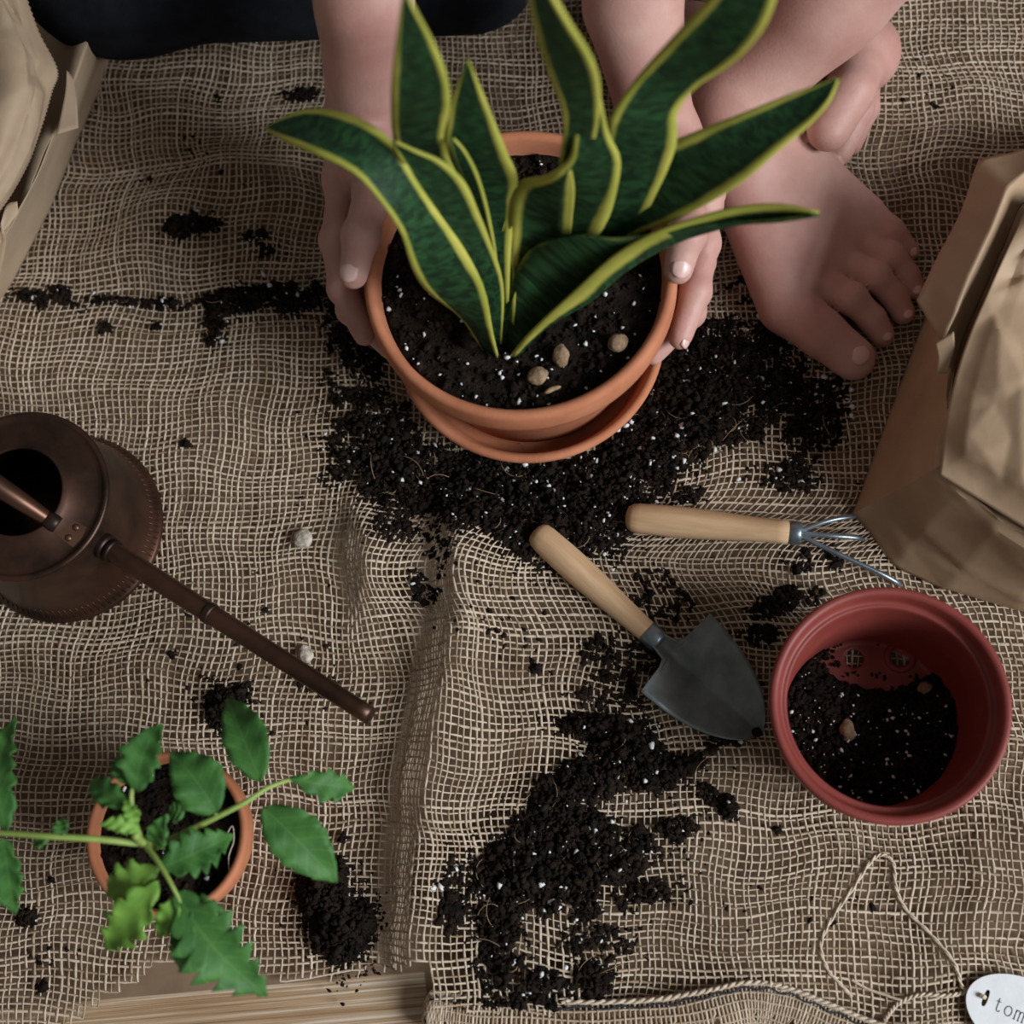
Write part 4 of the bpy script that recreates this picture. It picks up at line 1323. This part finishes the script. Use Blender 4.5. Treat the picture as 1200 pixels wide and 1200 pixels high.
# typed lower-case letters as flat strokes
def stroke(pts, w=0.00052):
    V, F = [], []
    n = len(pts)
    for i, (x, y) in enumerate(pts):
        a = pts[max(i - 1, 0)]; b = pts[min(i + 1, n - 1)]
        d = Vector((b[0] - a[0], b[1] - a[1], 0)).normalized()
        q = Vector((-d.y, d.x, 0)) * w / 2
        for s in (-1, 1):
            V.append(tagp(x + q.x * s, y + q.y * s, 0.00062))
    for i in range(n - 1):
        F.append((2 * i, 2 * i + 1, 2 * i + 3, 2 * i + 2))
    return V, F
def arc(cx, cy, rx, ry, a0, a1, n=16):
    return [(cx + rx * math.cos(math.radians(a0 + (a1 - a0) * i / n)), cy + ry * math.sin(math.radians(a0 + (a1 - a0) * i / n))) for i in range(n + 1)]
def letters(ch_, x, y):
    h = 0.0052
    if ch_ == 't':
        return [[(x, y + h * 1.35), (x, y + h * 0.25)] + arc(x + 0.0010, y + h * 0.25, 0.0010, h * 0.25, 180, 340, 8), [(x - 0.0011, y + h), (x + 0.0014, y + h)]]
    if ch_ == 'o':
        return [arc(x, y + h / 2, 0.0019, h / 2, 0, 360, 24)]
    if ch_ == 'm':
        return [[(x - 0.0022, y + h), (x - 0.0022, y)], arc(x - 0.0011, y + h * 0.7, 0.0011, h * 0.3, 180, 0, 8) + [(x, y)], arc(x + 0.0011, y + h * 0.7, 0.0011, h * 0.3, 180, 0, 8) + [(x + 0.0022, y)],
                [(x - 0.0028, y), (x - 0.0016, y)], [(x - 0.0005, y), (x + 0.0005, y)], [(x + 0.0016, y), (x + 0.0028, y)]]
    if ch_ == 'a':
        return [arc(x, y + h * 0.30, 0.0017, h * 0.30, 0, 360, 20), arc(x, y + h * 0.62, 0.0017, h * 0.38, 150, 0, 10) + [(x + 0.0017, y), (x + 0.0024, y)]]
xx = -0.0165
for c in 'tomato':
    ps_ = letters(c, xx, -0.0030)
    V, F = merge([stroke(p) for p in ps_])
    pydata('letter', V, F, M['ink'], card, smooth=False)
    xx += 0.0062
def twine(name, pts, r, label=None, plies=2):
    pp = [Vector(p) for p in catmull(pts, 130)]
    parts = []
    for s in range(plies):
        q = []
        for i, p in enumerate(pp):
            d = (pp[min(i + 1, len(pp) - 1)] - pp[max(i - 1, 0)]).normalized()
            a_ = Vector((d.y, -d.x, 0)).normalized()
            w = i * 0.75 + s * 2 * math.pi / plies
            q.append(p + a_ * r * 0.55 * math.cos(w) + Vector((0, 0, r * 0.55 * math.sin(w))))
        parts.append(tube(q, r * 0.6, 6))
    return merge(parts)
tw = thing('twine_string', 'looped natural twine tied through the slot of the white tag', 'string', on(1040, 1090, 0))
slot = tagp(slot_c, 0.0008)
V, F = twine('a', [slot + Vector((0, 0, -0.0008)), slot + Vector((-0.002, 0.001, 0.0024)), on(1135, 1163, 0.003), on(1110, 1167, 0.002), on(1080, 1166, 0.002), on(1056, 1174, 0.002), on(1042, 1188, 0.002), on(1034, 1204, 0.004), on(1030, 1225, 0.006)], 0.0012)
child(pydata('knotted_end', V, F, M['twine']), tw)
V, F = twine('b', [on(1135, 1163, 0.003), on(1127, 1155, 0.003), on(1118, 1128, 0.003), on(1090, 1094, 0.0025), on(1062, 1066, 0.0025), on(1050, 1040, 0.0025), on(1047, 1012, 0.0025), on(1035, 1002, 0.0025), on(1022, 1008, 0.0025), on(1000, 1040, 0.0025), on(974, 1078, 0.0025), on(962, 1108, 0.0025), on(970, 1136, 0.0025), on(982, 1150, 0.002), on(998, 1168, 0.0018)], 0.0010)
child(pydata('loop', V, F, M['twine']), tw)
V, F = twine('c', [on(998, 1148, 0.002), on(1015, 1158, 0.0025), on(1040, 1167, 0.0025), on(1056, 1172, 0.0025)], 0.00072)
child(pydata('loose_end', V, F, M['twine']), tw)

# ------------------------------------------------------------------ pebbles on the cloth
lump('stone', on(355, 631, 0.003), 0.0058, M['stone'], 'grey-brown rough pebble on the cloth between watering can and soil', 'pebble', None, 1.0, 0.5)
lump('stone', on(358, 767, 0.003), 0.0055, M['stone'], 'pale tan pebble lying beside the watering can spout', 'pebble', None, 0.8, 0.2)

# ------------------------------------------------------------------ spilled soil
def off_pot(px, py):
    p = P(px, py, 0.003)
    return math.hypot(p.x - PC.x, p.y - PC.y) > 0.076
spill('dark soil flecked with perlite spilled around the large terracotta pot', [
    (440, 520, 55, 70, 20, 900, 8), (480, 560, 60, 50, 0, 700, 9), (415, 430, 34, 62, 10, 420, 5), (400, 370, 26, 40, 0, 200, 5), (560, 580, 60, 55, 0, 900, 11), (620, 590, 90, 60, 0, 1500, 13),
    (690, 590, 70, 62, 0, 1300, 13), (640, 640, 60, 30, 10, 500, 8), (745, 545, 60, 50, -20, 900, 10), (800, 500, 70, 50, -15, 1000, 9), (830, 440, 80, 50, 0, 1200, 9), (890, 440, 62, 52, 10, 900, 8), (880, 490, 70, 40, 0, 600, 7),
    (860, 400, 70, 30, 0, 450, 5), (955, 500, 34, 50, 0, 260, 4), (930, 560, 30, 22, 0, 120, 4), (970, 470, 30, 30, 0, 120, 3), (870, 340, 22, 14, 0, 100, 3),
    (500, 690, 22, 26, 0, 90, 3), (465, 625, 30, 20, 0, 120, 3), (520, 640, 20, 30, 0, 70, 2), (805, 583, 16, 10, 0, 60, 4), (650, 660, 40, 14, 0, 130, 3)], 0.07, 60, off_pot)
spill('dark soil streak with white specks across the cloth near the open bag', [
    (55, 348, 34, 14, 5, 260, 5), (90, 352, 30, 10, 5, 120, 5), (150, 356, 50, 6, 4, 90, 3), (200, 360, 30, 8, 0, 60, 3), (270, 356, 46, 16, -4, 360, 6), (330, 352, 50, 18, 0, 520, 8), (365, 350, 24, 16, 0, 200, 7), (250, 386, 16, 20, 0, 170, 5)], 0.06, 6)
spill('small scatter of dark soil above the long soil streak', [(222, 270, 30, 13, -5, 220, 6), (250, 268, 14, 8, 0, 40, 3), (300, 280, 20, 10, 10, 80, 4), (320, 300, 20, 10, 0, 20, 1)], 0.03)
spill('wide dark soil patch with perlite below the trowel blade', [
    (700, 852, 48, 16, 0, 380, 9), (735, 880, 50, 36, 30, 700, 11), (760, 905, 40, 26, 0, 360, 9), (690, 915, 52, 30, -20, 600, 10), (650, 945, 34, 26, -30, 340, 9), (660, 975, 70, 30, 0, 700, 10), (610, 1020, 60, 40, -10, 900, 11), (680, 1020, 80, 30, -8, 800, 10),
    (770, 980, 50, 18, -14, 300, 7), (590, 1070, 34, 46, 0, 520, 8), (680, 1060, 60, 20, 0, 300, 5), (760, 1045, 30, 14, 0, 130, 5), (590, 1130, 34, 34, 0, 260, 5), (640, 1150, 60, 16, 0, 200, 4), (695, 1148, 26, 20, 0, 240, 8), (700, 1105, 50, 26, 0, 160, 3),
    (545, 1040, 26, 40, 0, 140, 2), (530, 1075, 18, 20, 0, 80, 3), (795, 900, 26, 13, -10, 190, 7), (815, 893, 14, 9, 0, 60, 5), (851, 946, 12, 16, -40, 110, 7), (830, 930, 20, 12, 30, 40, 3), (668, 903, 9, 8, 0, 60, 8), (640, 920, 10, 9, 0, 70, 9), (620, 1172, 60, 10, 0, 110, 3)], 0.045, 30)
spill('loose dark crumbs on the cloth around the trowel ferrule', [(730, 770, 60, 34, 0, 190, 3), (720, 820, 50, 16, 0, 90, 2), (775, 700, 40, 30, 30, 90, 2), (850, 872, 26, 16, 0, 110, 4), (760, 800, 30, 20, 0, 60, 2)], 0.02)
spill('loose dark crumbs on the cloth between hand rake and red pot', [(935, 690, 34, 26, -20, 260, 4), (905, 712, 30, 14, -20, 110, 3), (890, 745, 22, 12, 0, 70, 4), (960, 655, 30, 16, 0, 90, 3), (905, 560, 40, 14, 0, 50, 2)], 0.01)
spill('small heap of soil under a tomato leaf near the spout tip', [(266, 832, 26, 26, 0, 420, 9), (285, 812, 14, 12, 0, 60, 4), (375, 800, 24, 20, 0, 26, 1)], 0.0)
spill('compact dark lump of soil beside the small seedling pot', [(380, 1050, 30, 34, 0, 900, 16), (400, 1090, 36, 40, 0, 1200, 17), (425, 1080, 18, 26, 0, 300, 10), (395, 1020, 14, 16, 0, 160, 9)], 0.004)
spill('scattered single crumbs of soil over the left half of the cloth', [(35, 1075, 13, 10, 0, 90, 5), (220, 523, 6, 4, 0, 14, 3), (125, 388, 8, 7, 0, 30, 4), (185, 385, 6, 5, 0, 14, 3), (402, 982, 6, 5, 0, 22, 4), (52, 1155, 6, 6, 0, 20, 3), (64, 1032, 4, 4, 0, 10, 3), (60, 1120, 40, 20, 0, 14, 1), (250, 120, 9, 7, 0, 16, 3), (350, 115, 26, 8, 0, 60, 3), (348, 172, 6, 5, 0, 16, 3), (300, 770, 140, 100, 0, 40, 1), (230, 200, 90, 60, 0, 22, 1), (205, 767, 4, 4, 0, 6, 2)], 0.04)
spill('scattered single crumbs of soil over the right half of the cloth', [(630, 788, 6, 5, 0, 22, 4), (910, 973, 5, 5, 0, 14, 3), (900, 1060, 130, 50, 0, 24, 1), (1080, 100, 40, 40, 0, 14, 1), (600, 740, 60, 60, 0, 30, 1), (850, 800, 40, 40, 0, 24, 1), (1030, 560, 20, 60, 0, 10, 1)], 0.04)
lump('soil_crumb', on(887, 858, 0.008), 0.0030, M['soil'], 'dark crumb of soil stuck to the tip of the trowel blade', 'soil')

# ------------------------------------------------------------------ person (sits beyond the pot, arms and feet in view)
def smin(a, b, k):
    h = np.clip(0.5 + 0.5 * (b - a) / k, 0, 1)
    return b * (1 - h) + a * h - k * h * (1 - h)

class Field:
    """signed distance field on a rectilinear grid; fine where the photograph looks close"""
    def __init__(self, xs, ys, zs):
        self.ax = [np.asarray(a, np.float32) for a in (xs, ys, zs)]
        self.D = np.full((len(xs), len(ys), len(zs)), 0.06, np.float32)
    def add(self, prims, k=0.008, kg=0.0012, margin=0.02):
        lo_, hi_ = [], []
        for c in range(3):
            lo_.append(min(min(p[0][c] - p[2], p[1][c] - p[3]) for p in prims) - margin)
            hi_.append(max(max(p[0][c] + p[2], p[1][c] + p[3]) for p in prims) + margin)
        sl = [slice(np.searchsorted(a, l), np.searchsorted(a, h)) for a, l, h in zip(self.ax, lo_, hi_)]
        X, Y, Z = [a[s] for a, s in zip(self.ax, sl)]
        X = X[:, None, None]; Y = Y[None, :, None]; Z = Z[None, None, :]
        f = None
        for p in prims:
            a, b, ra, rb = p[:4]
            fl = p[4] if len(p) > 4 else 1.0                 # vertical squash
            bx, by, bz = b[0] - a[0], b[1] - a[1], (b[2] - a[2]) / fl
            L2 = bx * bx + by * by + bz * bz + 1e-12
            qx, qy, qz = X - a[0], Y - a[1], (Z - a[2]) / fl
            t = np.clip((qx * bx + qy * by + qz * bz) / L2, 0, 1)
            d = np.sqrt((qx - t * bx) ** 2 + (qy - t * by) ** 2 + (qz - t * bz) ** 2) - (ra + (rb - ra) * t)
            d = (d * min(1.0, fl)).astype(np.float32)
            f = d if f is None else smin(f, d, k)
        s = tuple(sl)
        self.D[s] = smin(self.D[s], f, kg)
    def mesh(self, name):
        D = self.D
        S = D < 0
        c = np.zeros(tuple(n - 1 for n in D.shape), np.uint8)
        for i in (0, 1):
            for j in (0, 1):
                for k in (0, 1):
                    c += S[i:S.shape[0] - 1 + i, j:S.shape[1] - 1 + j, k:S.shape[2] - 1 + k]
        I, J, K = np.nonzero((c > 0) & (c < 8))
        vid = np.full(c.shape, -1, np.int32)
        vid[I, J, K] = np.arange(len(I))
        acc = np.zeros((len(I), 3)); cnt = np.zeros(len(I))
        cor = [(i, j, k) for i in (0, 1) for j in (0, 1) for k in (0, 1)]
        for u in cor:
            for v in cor:
                if sum(v) - sum(u) == 1 and all(q >= w for q, w in zip(v, u)):
                    d0 = D[I + u[0], J + u[1], K + u[2]]; d1 = D[I + v[0], J + v[1], K + v[2]]
                    m = (d0 < 0) != (d1 < 0)
                    t = np.where(m, d0 / np.where(m, d0 - d1, 1), 0)
                    for a, id_ in enumerate((I, J, K)):
                        p0 = self.ax[a][id_ + u[a]]; p1 = self.ax[a][id_ + v[a]]
                        acc[:, a] += np.where(m, p0 + (p1 - p0) * t, 0)
                    cnt += m
        V = acc / cnt[:, None]
        Q = []
        for a in range(3):
            b, e = (a + 1) % 3, (a + 2) % 3
            s0 = [slice(None)] * 3; s1 = [slice(None)] * 3
            s0[a] = slice(0, -1); s1[a] = slice(1, None)
            ch_ = S[tuple(s0)] != S[tuple(s1)]
            idx = list(np.nonzero(ch_))
            ok = (idx[b] > 0) & (idx[e] > 0) & (idx[b] < c.shape[b]) & (idx[e] < c.shape[e])
            idx = [q[ok] for q in idx]
            sg = S[tuple(idx)]
            def cell(db, de):
                w = [q.copy() for q in idx]
                w[b] -= db; w[e] -= de
                return vid[tuple(w)]
            q = np.stack([cell(1, 1), cell(0, 1), cell(0, 0), cell(1, 0)], 1)
            q[~sg] = q[~sg][:, ::-1]
            Q.append(q)
        Q = np.concatenate(Q)
        Q = Q[(Q >= 0).all(1)]
        return npmesh(name, V, Q)

def axis(lo_, f0, f1, hi_, fine, coarse):
    return np.concatenate([np.arange(lo_, f0, coarse), np.arange(f0, f1, fine), np.arange(f1, hi_, coarse)])

person = thing('person', 'person in dark clothes sitting barefoot, both hands around the large pot', 'person', (0.02, 0.90, 0.004))
A3 = lambda p: np.array(p, float)
def ext(a, b, L):
    a, b = Vector(a), Vector(b)
    return a + (b - a).normalized() * L

hands = {}
wL = P(424, 148, 0.108); fL = P(426, 0, 0.185); eL = Vector((-0.135, 0.555, 0.305))
wR = P(776, 165, 0.108); fR = P(741, 0, 0.172); eR = Vector((0.045, 0.575, 0.29))
shL = Vector((-0.155, 0.80, 0.47)); shR = Vector((0.185, 0.80, 0.47))
fingers = []          # (points, radii)
def hand(w, idx, thumb, sgn):
    out = []
    knuck = []
    K = [P(*p) for p in idx]
    lens = [1.0, 1.08, 1.0, 0.80]
    for f in range(4):
        pts = []
        for i, p in enumerate(K):
            q = Vector((p.x, p.y, p.z - 0.0172 * f))
            inward = Vector((PC.x - q.x, PC.y - q.y, 0)).normalized()
            q += inward * (0.0022 * f if i else 0.001 * f)
            pts.append(q)
        for i in range(1, 4):                       # finger lengths differ
            pass
        base = pts[0]
        pts = [base + (q - base) * lens[f] for q in pts]
        # keep the finger outside the wall of the pot
        for i, q in enumerate(pts):
            r = Vector((q.x - PC.x, q.y - PC.y))
            wall = (0.0595 + 0.0122 * max(0, (q.z - 0.008)) / 0.086) * 1.075 + 0.0062
            if q.z > 0.092: wall = 0.0875 + 0.0058
            if r.length < wall or (i == 3):
                r = r.normalized() * wall
                pts[i] = Vector((PC.x + r.x, PC.y + r.y, q.z))
        sc = [1.0, 1.03, 0.97, 0.86][f]
        rad = [0.0100 * sc, 0.0091 * sc, 0.0083 * sc, 0.0070 * sc]
        out.append((pts, rad))
        knuck.append(pts[0])
    T = [P(*p) for p in thumb]
    out.append((T, [0.0125, 0.0106, 0.0098, 0.0080]))
    return out, knuck
HL, KL = hand(wL, [(405, 208, 0.100), (394, 282, 0.099), (402, 338, 0.097), (433, 390, 0.094)], [(434, 190, 0.118), (437, 226, 0.130), (423, 276, 0.140), (414, 322, 0.132)], -1)
HR, KR = hand(wR, [(822, 222, 0.100), (824, 285, 0.100), (815, 342, 0.098), (796, 396, 0.093)], [(795, 195, 0.118), (804, 228, 0.130), (805, 274, 0.140), (795, 316, 0.132)], 1)

field = Field(axis(-0.42, -0.195, 0.235, 0.50, 0.0017, 0.007), axis(0.28, 0.325, 0.60, 1.10, 0.0017, 0.007), axis(-0.02, 0.0, 0.165, 0.80, 0.0017, 0.007))
for (H_, kn, w, fo_, el, sh) in ((HL, KL, wL, fL, eL, shL), (HR, KR, wR, fR, eR, shR)):
    cmc = w + (H_[4][0][0] - w) * 0.35
    palm = [(w, k_, 0.0150, 0.0112) for k_ in kn]
    palm.append((w, H_[4][0][0], 0.0155, 0.0140))
    palm.append((H_[4][0][0], kn[1], 0.013, 0.0105))
    arm = [(w + (w - fo_) * 0.06, w, 0.0165, 0.0178), (w, fo_, 0.0176, 0.0240), (fo_, el, 0.0240, 0.036), (el, sh, 0.036, 0.043)]
    # fine start of the forearm: a second bone line keeps the wrist oval
    arm.append((w - Vector((0, 0, 0.012)), fo_ - Vector((0, 0, 0.008)), 0.0165, 0.022))
    field.add(arm + palm, 0.012)
    for pts, rad in H_:
        pr = [(pts[i], pts[i + 1], rad[i], rad[i + 1]) for i in range(3)]
        # knuckle swellings
        pr += [(pts[1], pts[1] + Vector((0, 0, 1e-4)), rad[1] * 1.06, rad[1] * 1.06), (pts[2], pts[2] + Vector((0, 0, 1e-4)), rad[2] * 1.06, rad[2] * 1.06)]
        field.add(pr, 0.0035, 0.0016)
        field.add([(w, pts[0], 0.012, rad[0]), (pts[0], pts[0] + (pts[1] - pts[0]) * 0.3, rad[0], rad[0] * 0.97)] + [(w, k_, 0.0150, 0.0112) for k_ in kn], 0.010, 0.002)

# legs
an1 = P(862, 116, 0.078); sn1 = P(970, 0, 0.135); kn1 = ext(an1, sn1, 0.37)
kn2 = P(135, -62, 0.085); an2 = P(870, -78, 0.048)
hip1 = Vector((0.115, 0.92, 0.105)); hip2 = Vector((-0.065, 0.92, 0.105))
leg1 = [(an1, sn1, 0.0245, 0.0285), (sn1, an1 + (kn1 - an1) * 0.66, 0.0285, 0.046), (an1 + (kn1 - an1) * 0.66, kn1, 0.046, 0.050), (kn1, hip1, 0.052, 0.078)]
leg2 = [(an2, an2 + (kn2 - an2) * 0.35, 0.026, 0.034), (an2 + (kn2 - an2) * 0.35, an2 + (kn2 - an2) * 0.7, 0.034, 0.046), (an2 + (kn2 - an2) * 0.7, kn2, 0.046, 0.048), (kn2, hip2, 0.050, 0.078)]
field.add(leg1, 0.02); field.add(leg2, 0.02)
GZ = 0.004
heel1 = P(806, 62, 0.030); tar1 = P(858, 175, 0.048)
mt = [(P(922, 358, 0.0185), 0.0180), (P(956, 328, 0.0185), 0.0135), (P(980, 305, 0.0175), 0.0125), (P(1000, 280, 0.0160), 0.0118), (P(1016, 250, 0.0150), 0.0115)]
foot = [(heel1, heel1 + Vector((0.002, 0, 0.002)), 0.0255, 0.0255), (heel1, an1, 0.026, 0.026), (an1, tar1, 0.026, 0.0265), (heel1, tar1 - Vector((0, 0, 0.02)), 0.024, 0.022)]
tarR = P(900, 165, 0.034)
foot += [(an1, tarR, 0.024, 0.022), (heel1, tarR - Vector((0, 0, 0.010)), 0.024, 0.020)]
for i, (p, r) in enumerate(mt):
    s = tar1 + (tarR - tar1) * (i / 4)
    foot.append((s, p, 0.0225 if i < 3 else 0.020, r))
foot.append((P(838, 118, 0.072), P(839, 119, 0.072), 0.0155, 0.0155))
field.add(foot, 0.014)
# inner ankle bone
field.add([(P(862, 112, 0.090), P(863, 113, 0.090), 0.0190, 0.0190), (an1, sn1, 0.0245, 0.0285)], 0.016, 0.006)
toes = [([(924, 360, 0.0185), (962, 390, 0.0200), (1000, 420, 0.0160)], [0.0178, 0.0146, 0.0134]),
        ([(958, 330, 0.0190), (998, 350, 0.0230), (1022, 374, 0.0150), (1033, 392, 0.0110)], [0.0115, 0.0096, 0.0084, 0.0080]),
        ([(984, 307, 0.0175), (1026, 324, 0.0215), (1048, 348, 0.0140), (1058, 366, 0.0105)], [0.0108, 0.0090, 0.0079, 0.0076]),
        ([(1004, 281, 0.0160), (1044, 300, 0.0190), (1062, 322, 0.0125), (1070, 338, 0.0098)], [0.0102, 0.0086, 0.0076, 0.0072]),
        ([(1018, 250, 0.0150), (1044, 272, 0.0165), (1062, 294, 0.0105)], [0.0102, 0.0086, 0.0078])]
for pts, rad in toes:
    q = [P(*p) for p in pts]
    field.add([(q[i], q[i + 1], rad[i], rad[i + 1]) for i in range(len(q) - 1)], 0.004, 0.0014)
# other foot, tucked on its outer edge under the shin
b2 = P(1008, 62, 0.046); h2 = P(905, -66, 0.034)
foot2 = [(an2, h2, 0.026, 0.026), (an2, b2, 0.027, 0.0215), (h2, P(1000, 40, 0.022), 0.026, 0.018), (b2, P(1004, 66, 0.022), 0.0215, 0.016)]
field.add(foot2, 0.014)
toes2 = [([(1008, 62, 0.048), (998, 106, 0.064), (971, 152, 0.060)], [0.0195, 0.0140, 0.0132]),
         ([(1008, 72, 0.036), (1006, 128, 0.036), (984, 178, 0.026)], [0.0150, 0.0092, 0.0084]),
         ([(1008, 76, 0.026), (1014, 126, 0.022), (997, 168, 0.014)], [0.0140, 0.0086, 0.0076]),
         ([(1004, 70, 0.020), (1014, 112, 0.015), (1008, 148, 0.011)], [0.0130, 0.0082, 0.0072])]
for pts, rad in toes2:
    q = [P(*p) for p in pts]
    field.add([(q[i], q[i + 1], rad[i], rad[i + 1]) for i in range(len(q) - 1)], 0.004, 0.0014)
# trunk, neck and head
pel = Vector((0.025, 0.94, 0.110)); che = Vector((0.02, 0.90, 0.36)); nk = Vector((0.018, 0.83, 0.50)); hd = Vector((0.015, 0.785, 0.615))
fw3 = Vector((0, -0.80, -0.60))
trunk = [(pel, che, 0.115, 0.105), (hip1, hip2, 0.09, 0.09), (che, nk - Vector((0, 0, 0.03)), 0.105, 0.060), (shL, shR, 0.042, 0.042), (che, shL, 0.08, 0.045), (che, shR, 0.08, 0.045), (nk, hd, 0.048, 0.045)]
field.add(trunk, 0.04, 0.02)
upH = Vector((0, -0.55, 0.83)); upH.normalize(); fwH = Vector((0, -0.83, -0.55)); fwH.normalize()
chin = hd + fwH * 0.055 - upH * 0.060
head = [(hd + upH * 0.035, hd + upH * 0.02 - fwH * 0.02, 0.074, 0.078), (hd, chin, 0.066, 0.028), (nk, hd, 0.046, 0.05),
        (hd + fwH * 0.070 + upH * 0.020, hd + fwH * 0.094 - upH * 0.018, 0.007, 0.0105)]
for s in (-1, 1):
    head.append((hd + Vector((s * 0.072, 0, 0)) + upH * 0.012, hd + Vector((s * 0.078, 0, 0)) - upH * 0.024, 0.010, 0.007))
    head.append((hd + Vector((s * 0.030, 0, 0)) + fwH * 0.066 + upH * 0.022, hd + Vector((s * 0.034, 0, 0)) + fwH * 0.064 - upH * 0.012, 0.010, 0.014))
head.append((hd + fwH * 0.078 - upH * 0.042 - Vector((0.016, 0, 0)), hd + fwH * 0.078 - upH * 0.042 + Vector((0.016, 0, 0)), 0.009, 0.009))
field.add(head, 0.014, 0.012)
body = link('body', field.mesh('body'), M['skin'])
child(body, person)
sm = body.modifiers.new('smooth', 'SMOOTH'); sm.factor = 0.5; sm.iterations = 3

# clothes: trousers and long shirt, hair, eyes
cf = Field(np.arange(-0.46, 0.52, 0.006), np.arange(0.40, 1.12, 0.006), np.arange(-0.02, 0.62, 0.006))
cuff2 = P(548, -52, 0.070)
cf.add([(kn2, P(140, -64, 0.087), 0.0605, 0.0605), (kn2, cuff2, 0.0600, 0.0480), (kn2, hip2, 0.062, 0.095)], 0.02)
cf.add([(kn1 + (an1 - kn1) * 0.30, kn1, 0.060, 0.062), (kn1, hip1, 0.064, 0.095)], 0.02)
cf.add([(hip1, hip2, 0.105, 0.105), (pel, pel + Vector((0, -0.005, 0.10)), 0.135, 0.125)], 0.04, 0.02)
tro = child(link('trousers', cf.mesh('trousers'), M['cloth_dark']), person)
sf = Field(np.arange(-0.46, 0.52, 0.006), np.arange(0.55, 1.12, 0.006), np.arange(0.08, 0.62, 0.006))
sf.add([(pel + Vector((0, 0, 0.06)), che, 0.136, 0.118), (che, nk - Vector((0, 0, 0.04)), 0.116, 0.070), (shL, shR, 0.052, 0.052), (che, shL, 0.088, 0.054), (che, shR, 0.088, 0.054)], 0.04)
for el, sh in ((eL, shL), (eR, shR)):
    sf.add([(sh, sh + (el - sh) * 0.8, 0.055, 0.048)], 0.02, 0.02)
shirt = child(link('shirt', sf.mesh('shirt'), M['shirt']), person)
hf = Field(np.arange(-0.12, 0.16, 0.005), np.arange(0.64, 0.96, 0.005), np.arange(0.45, 0.78, 0.005))
hf.add([(hd + upH * 0.040, hd + upH * 0.022 - fwH * 0.028, 0.080, 0.084), (hd - fwH * 0.03, nk - fwH * 0.045, 0.070, 0.045), (hd - fwH * 0.09 + upH * 0.03, hd - fwH * 0.10 + upH * 0.03, 0.035, 0.035)], 0.02)
child(link('hair', hf.mesh('hair'), M['hair']), person)
for s in (-1, 1):
    V, F = lathe([(0.0, -0.011)] + [(0.011 * math.cos(t), 0.011 * math.sin(t)) for t in np.linspace(-1.4, 1.4, 9)] + [(0.0, 0.011)], 16)
    c = hd + Vector((s * 0.031, 0, 0)) + fwH * 0.068 + upH * 0.006
    child(pydata('eye', [Vector(v) + c for v in V], F, M['eye_white']), person)

# nails: small curved plates lying on the finger and toe tips
def nail(c, d, up, L, W, lift):
    d = Vector(d).normalized(); up = (Vector(up) - d * Vector(up).dot(d)).normalized(); s = d.cross(up)
    V, F = [], []
    n, m = 9, 9
    for i in range(n):
        u = -1 + 2 * i / (n - 1)
        for j in range(m):
            v = -1 + 2 * j / (m - 1)
            wd = W * (1 - 0.22 * u * u)
            ee = 1 - 0.28 * v * v
            V.append(Vector(c) + d * (L * u * ee) + s * (wd * v) + up * (lift - 0.36 * W * v * v - 0.14 * L * u * u))
    for i in range(n - 1):
        for j in range(m - 1):
            q = i * m + j
            F.append((q, q + m, q + m + 1, q + 1))
    o = pydata('nail', V, F, M['nail'])
    md = o.modifiers.new('t', 'SOLIDIFY'); md.thickness = 0.0006; md.offset = 0
    o.parent = body
    return o
camp = Vector((0, 0, CAMZ))
for H_, sx in ((HL, 1), (HR, -1)):
    T = H_[4][0]
    d = T[3] - T[2]
    nail(T[3] - d.normalized() * 0.0012, d, Vector((0.22 * -sx, -0.25, 1)), 0.0056, 0.0054, 0.0084)
q = [P(*p) for p in toes[0][0]]
nail(q[2] + (q[2] - q[1]).normalized() * 0.0012, q[2] - q[1], (0.15, -0.15, 1), 0.0058, 0.0066, 0.0138)
for pts, rad in toes[1:]:
    a_, b_ = P(*pts[-2]), P(*pts[-1])
    d = (b_ - a_).normalized()
    nail(b_ + d * 0.0016, d, (d.x * 0.5, d.y * 0.5, 1), 0.0028, 0.0034, rad[-1] * 0.97)
T = HR[0][0]
nail(T[3] + (T[3] - T[2]).normalized() * 0.0010, T[3] - T[2], Vector((0.85, -0.3, 0.5)), 0.0044, 0.0038, 0.0060)
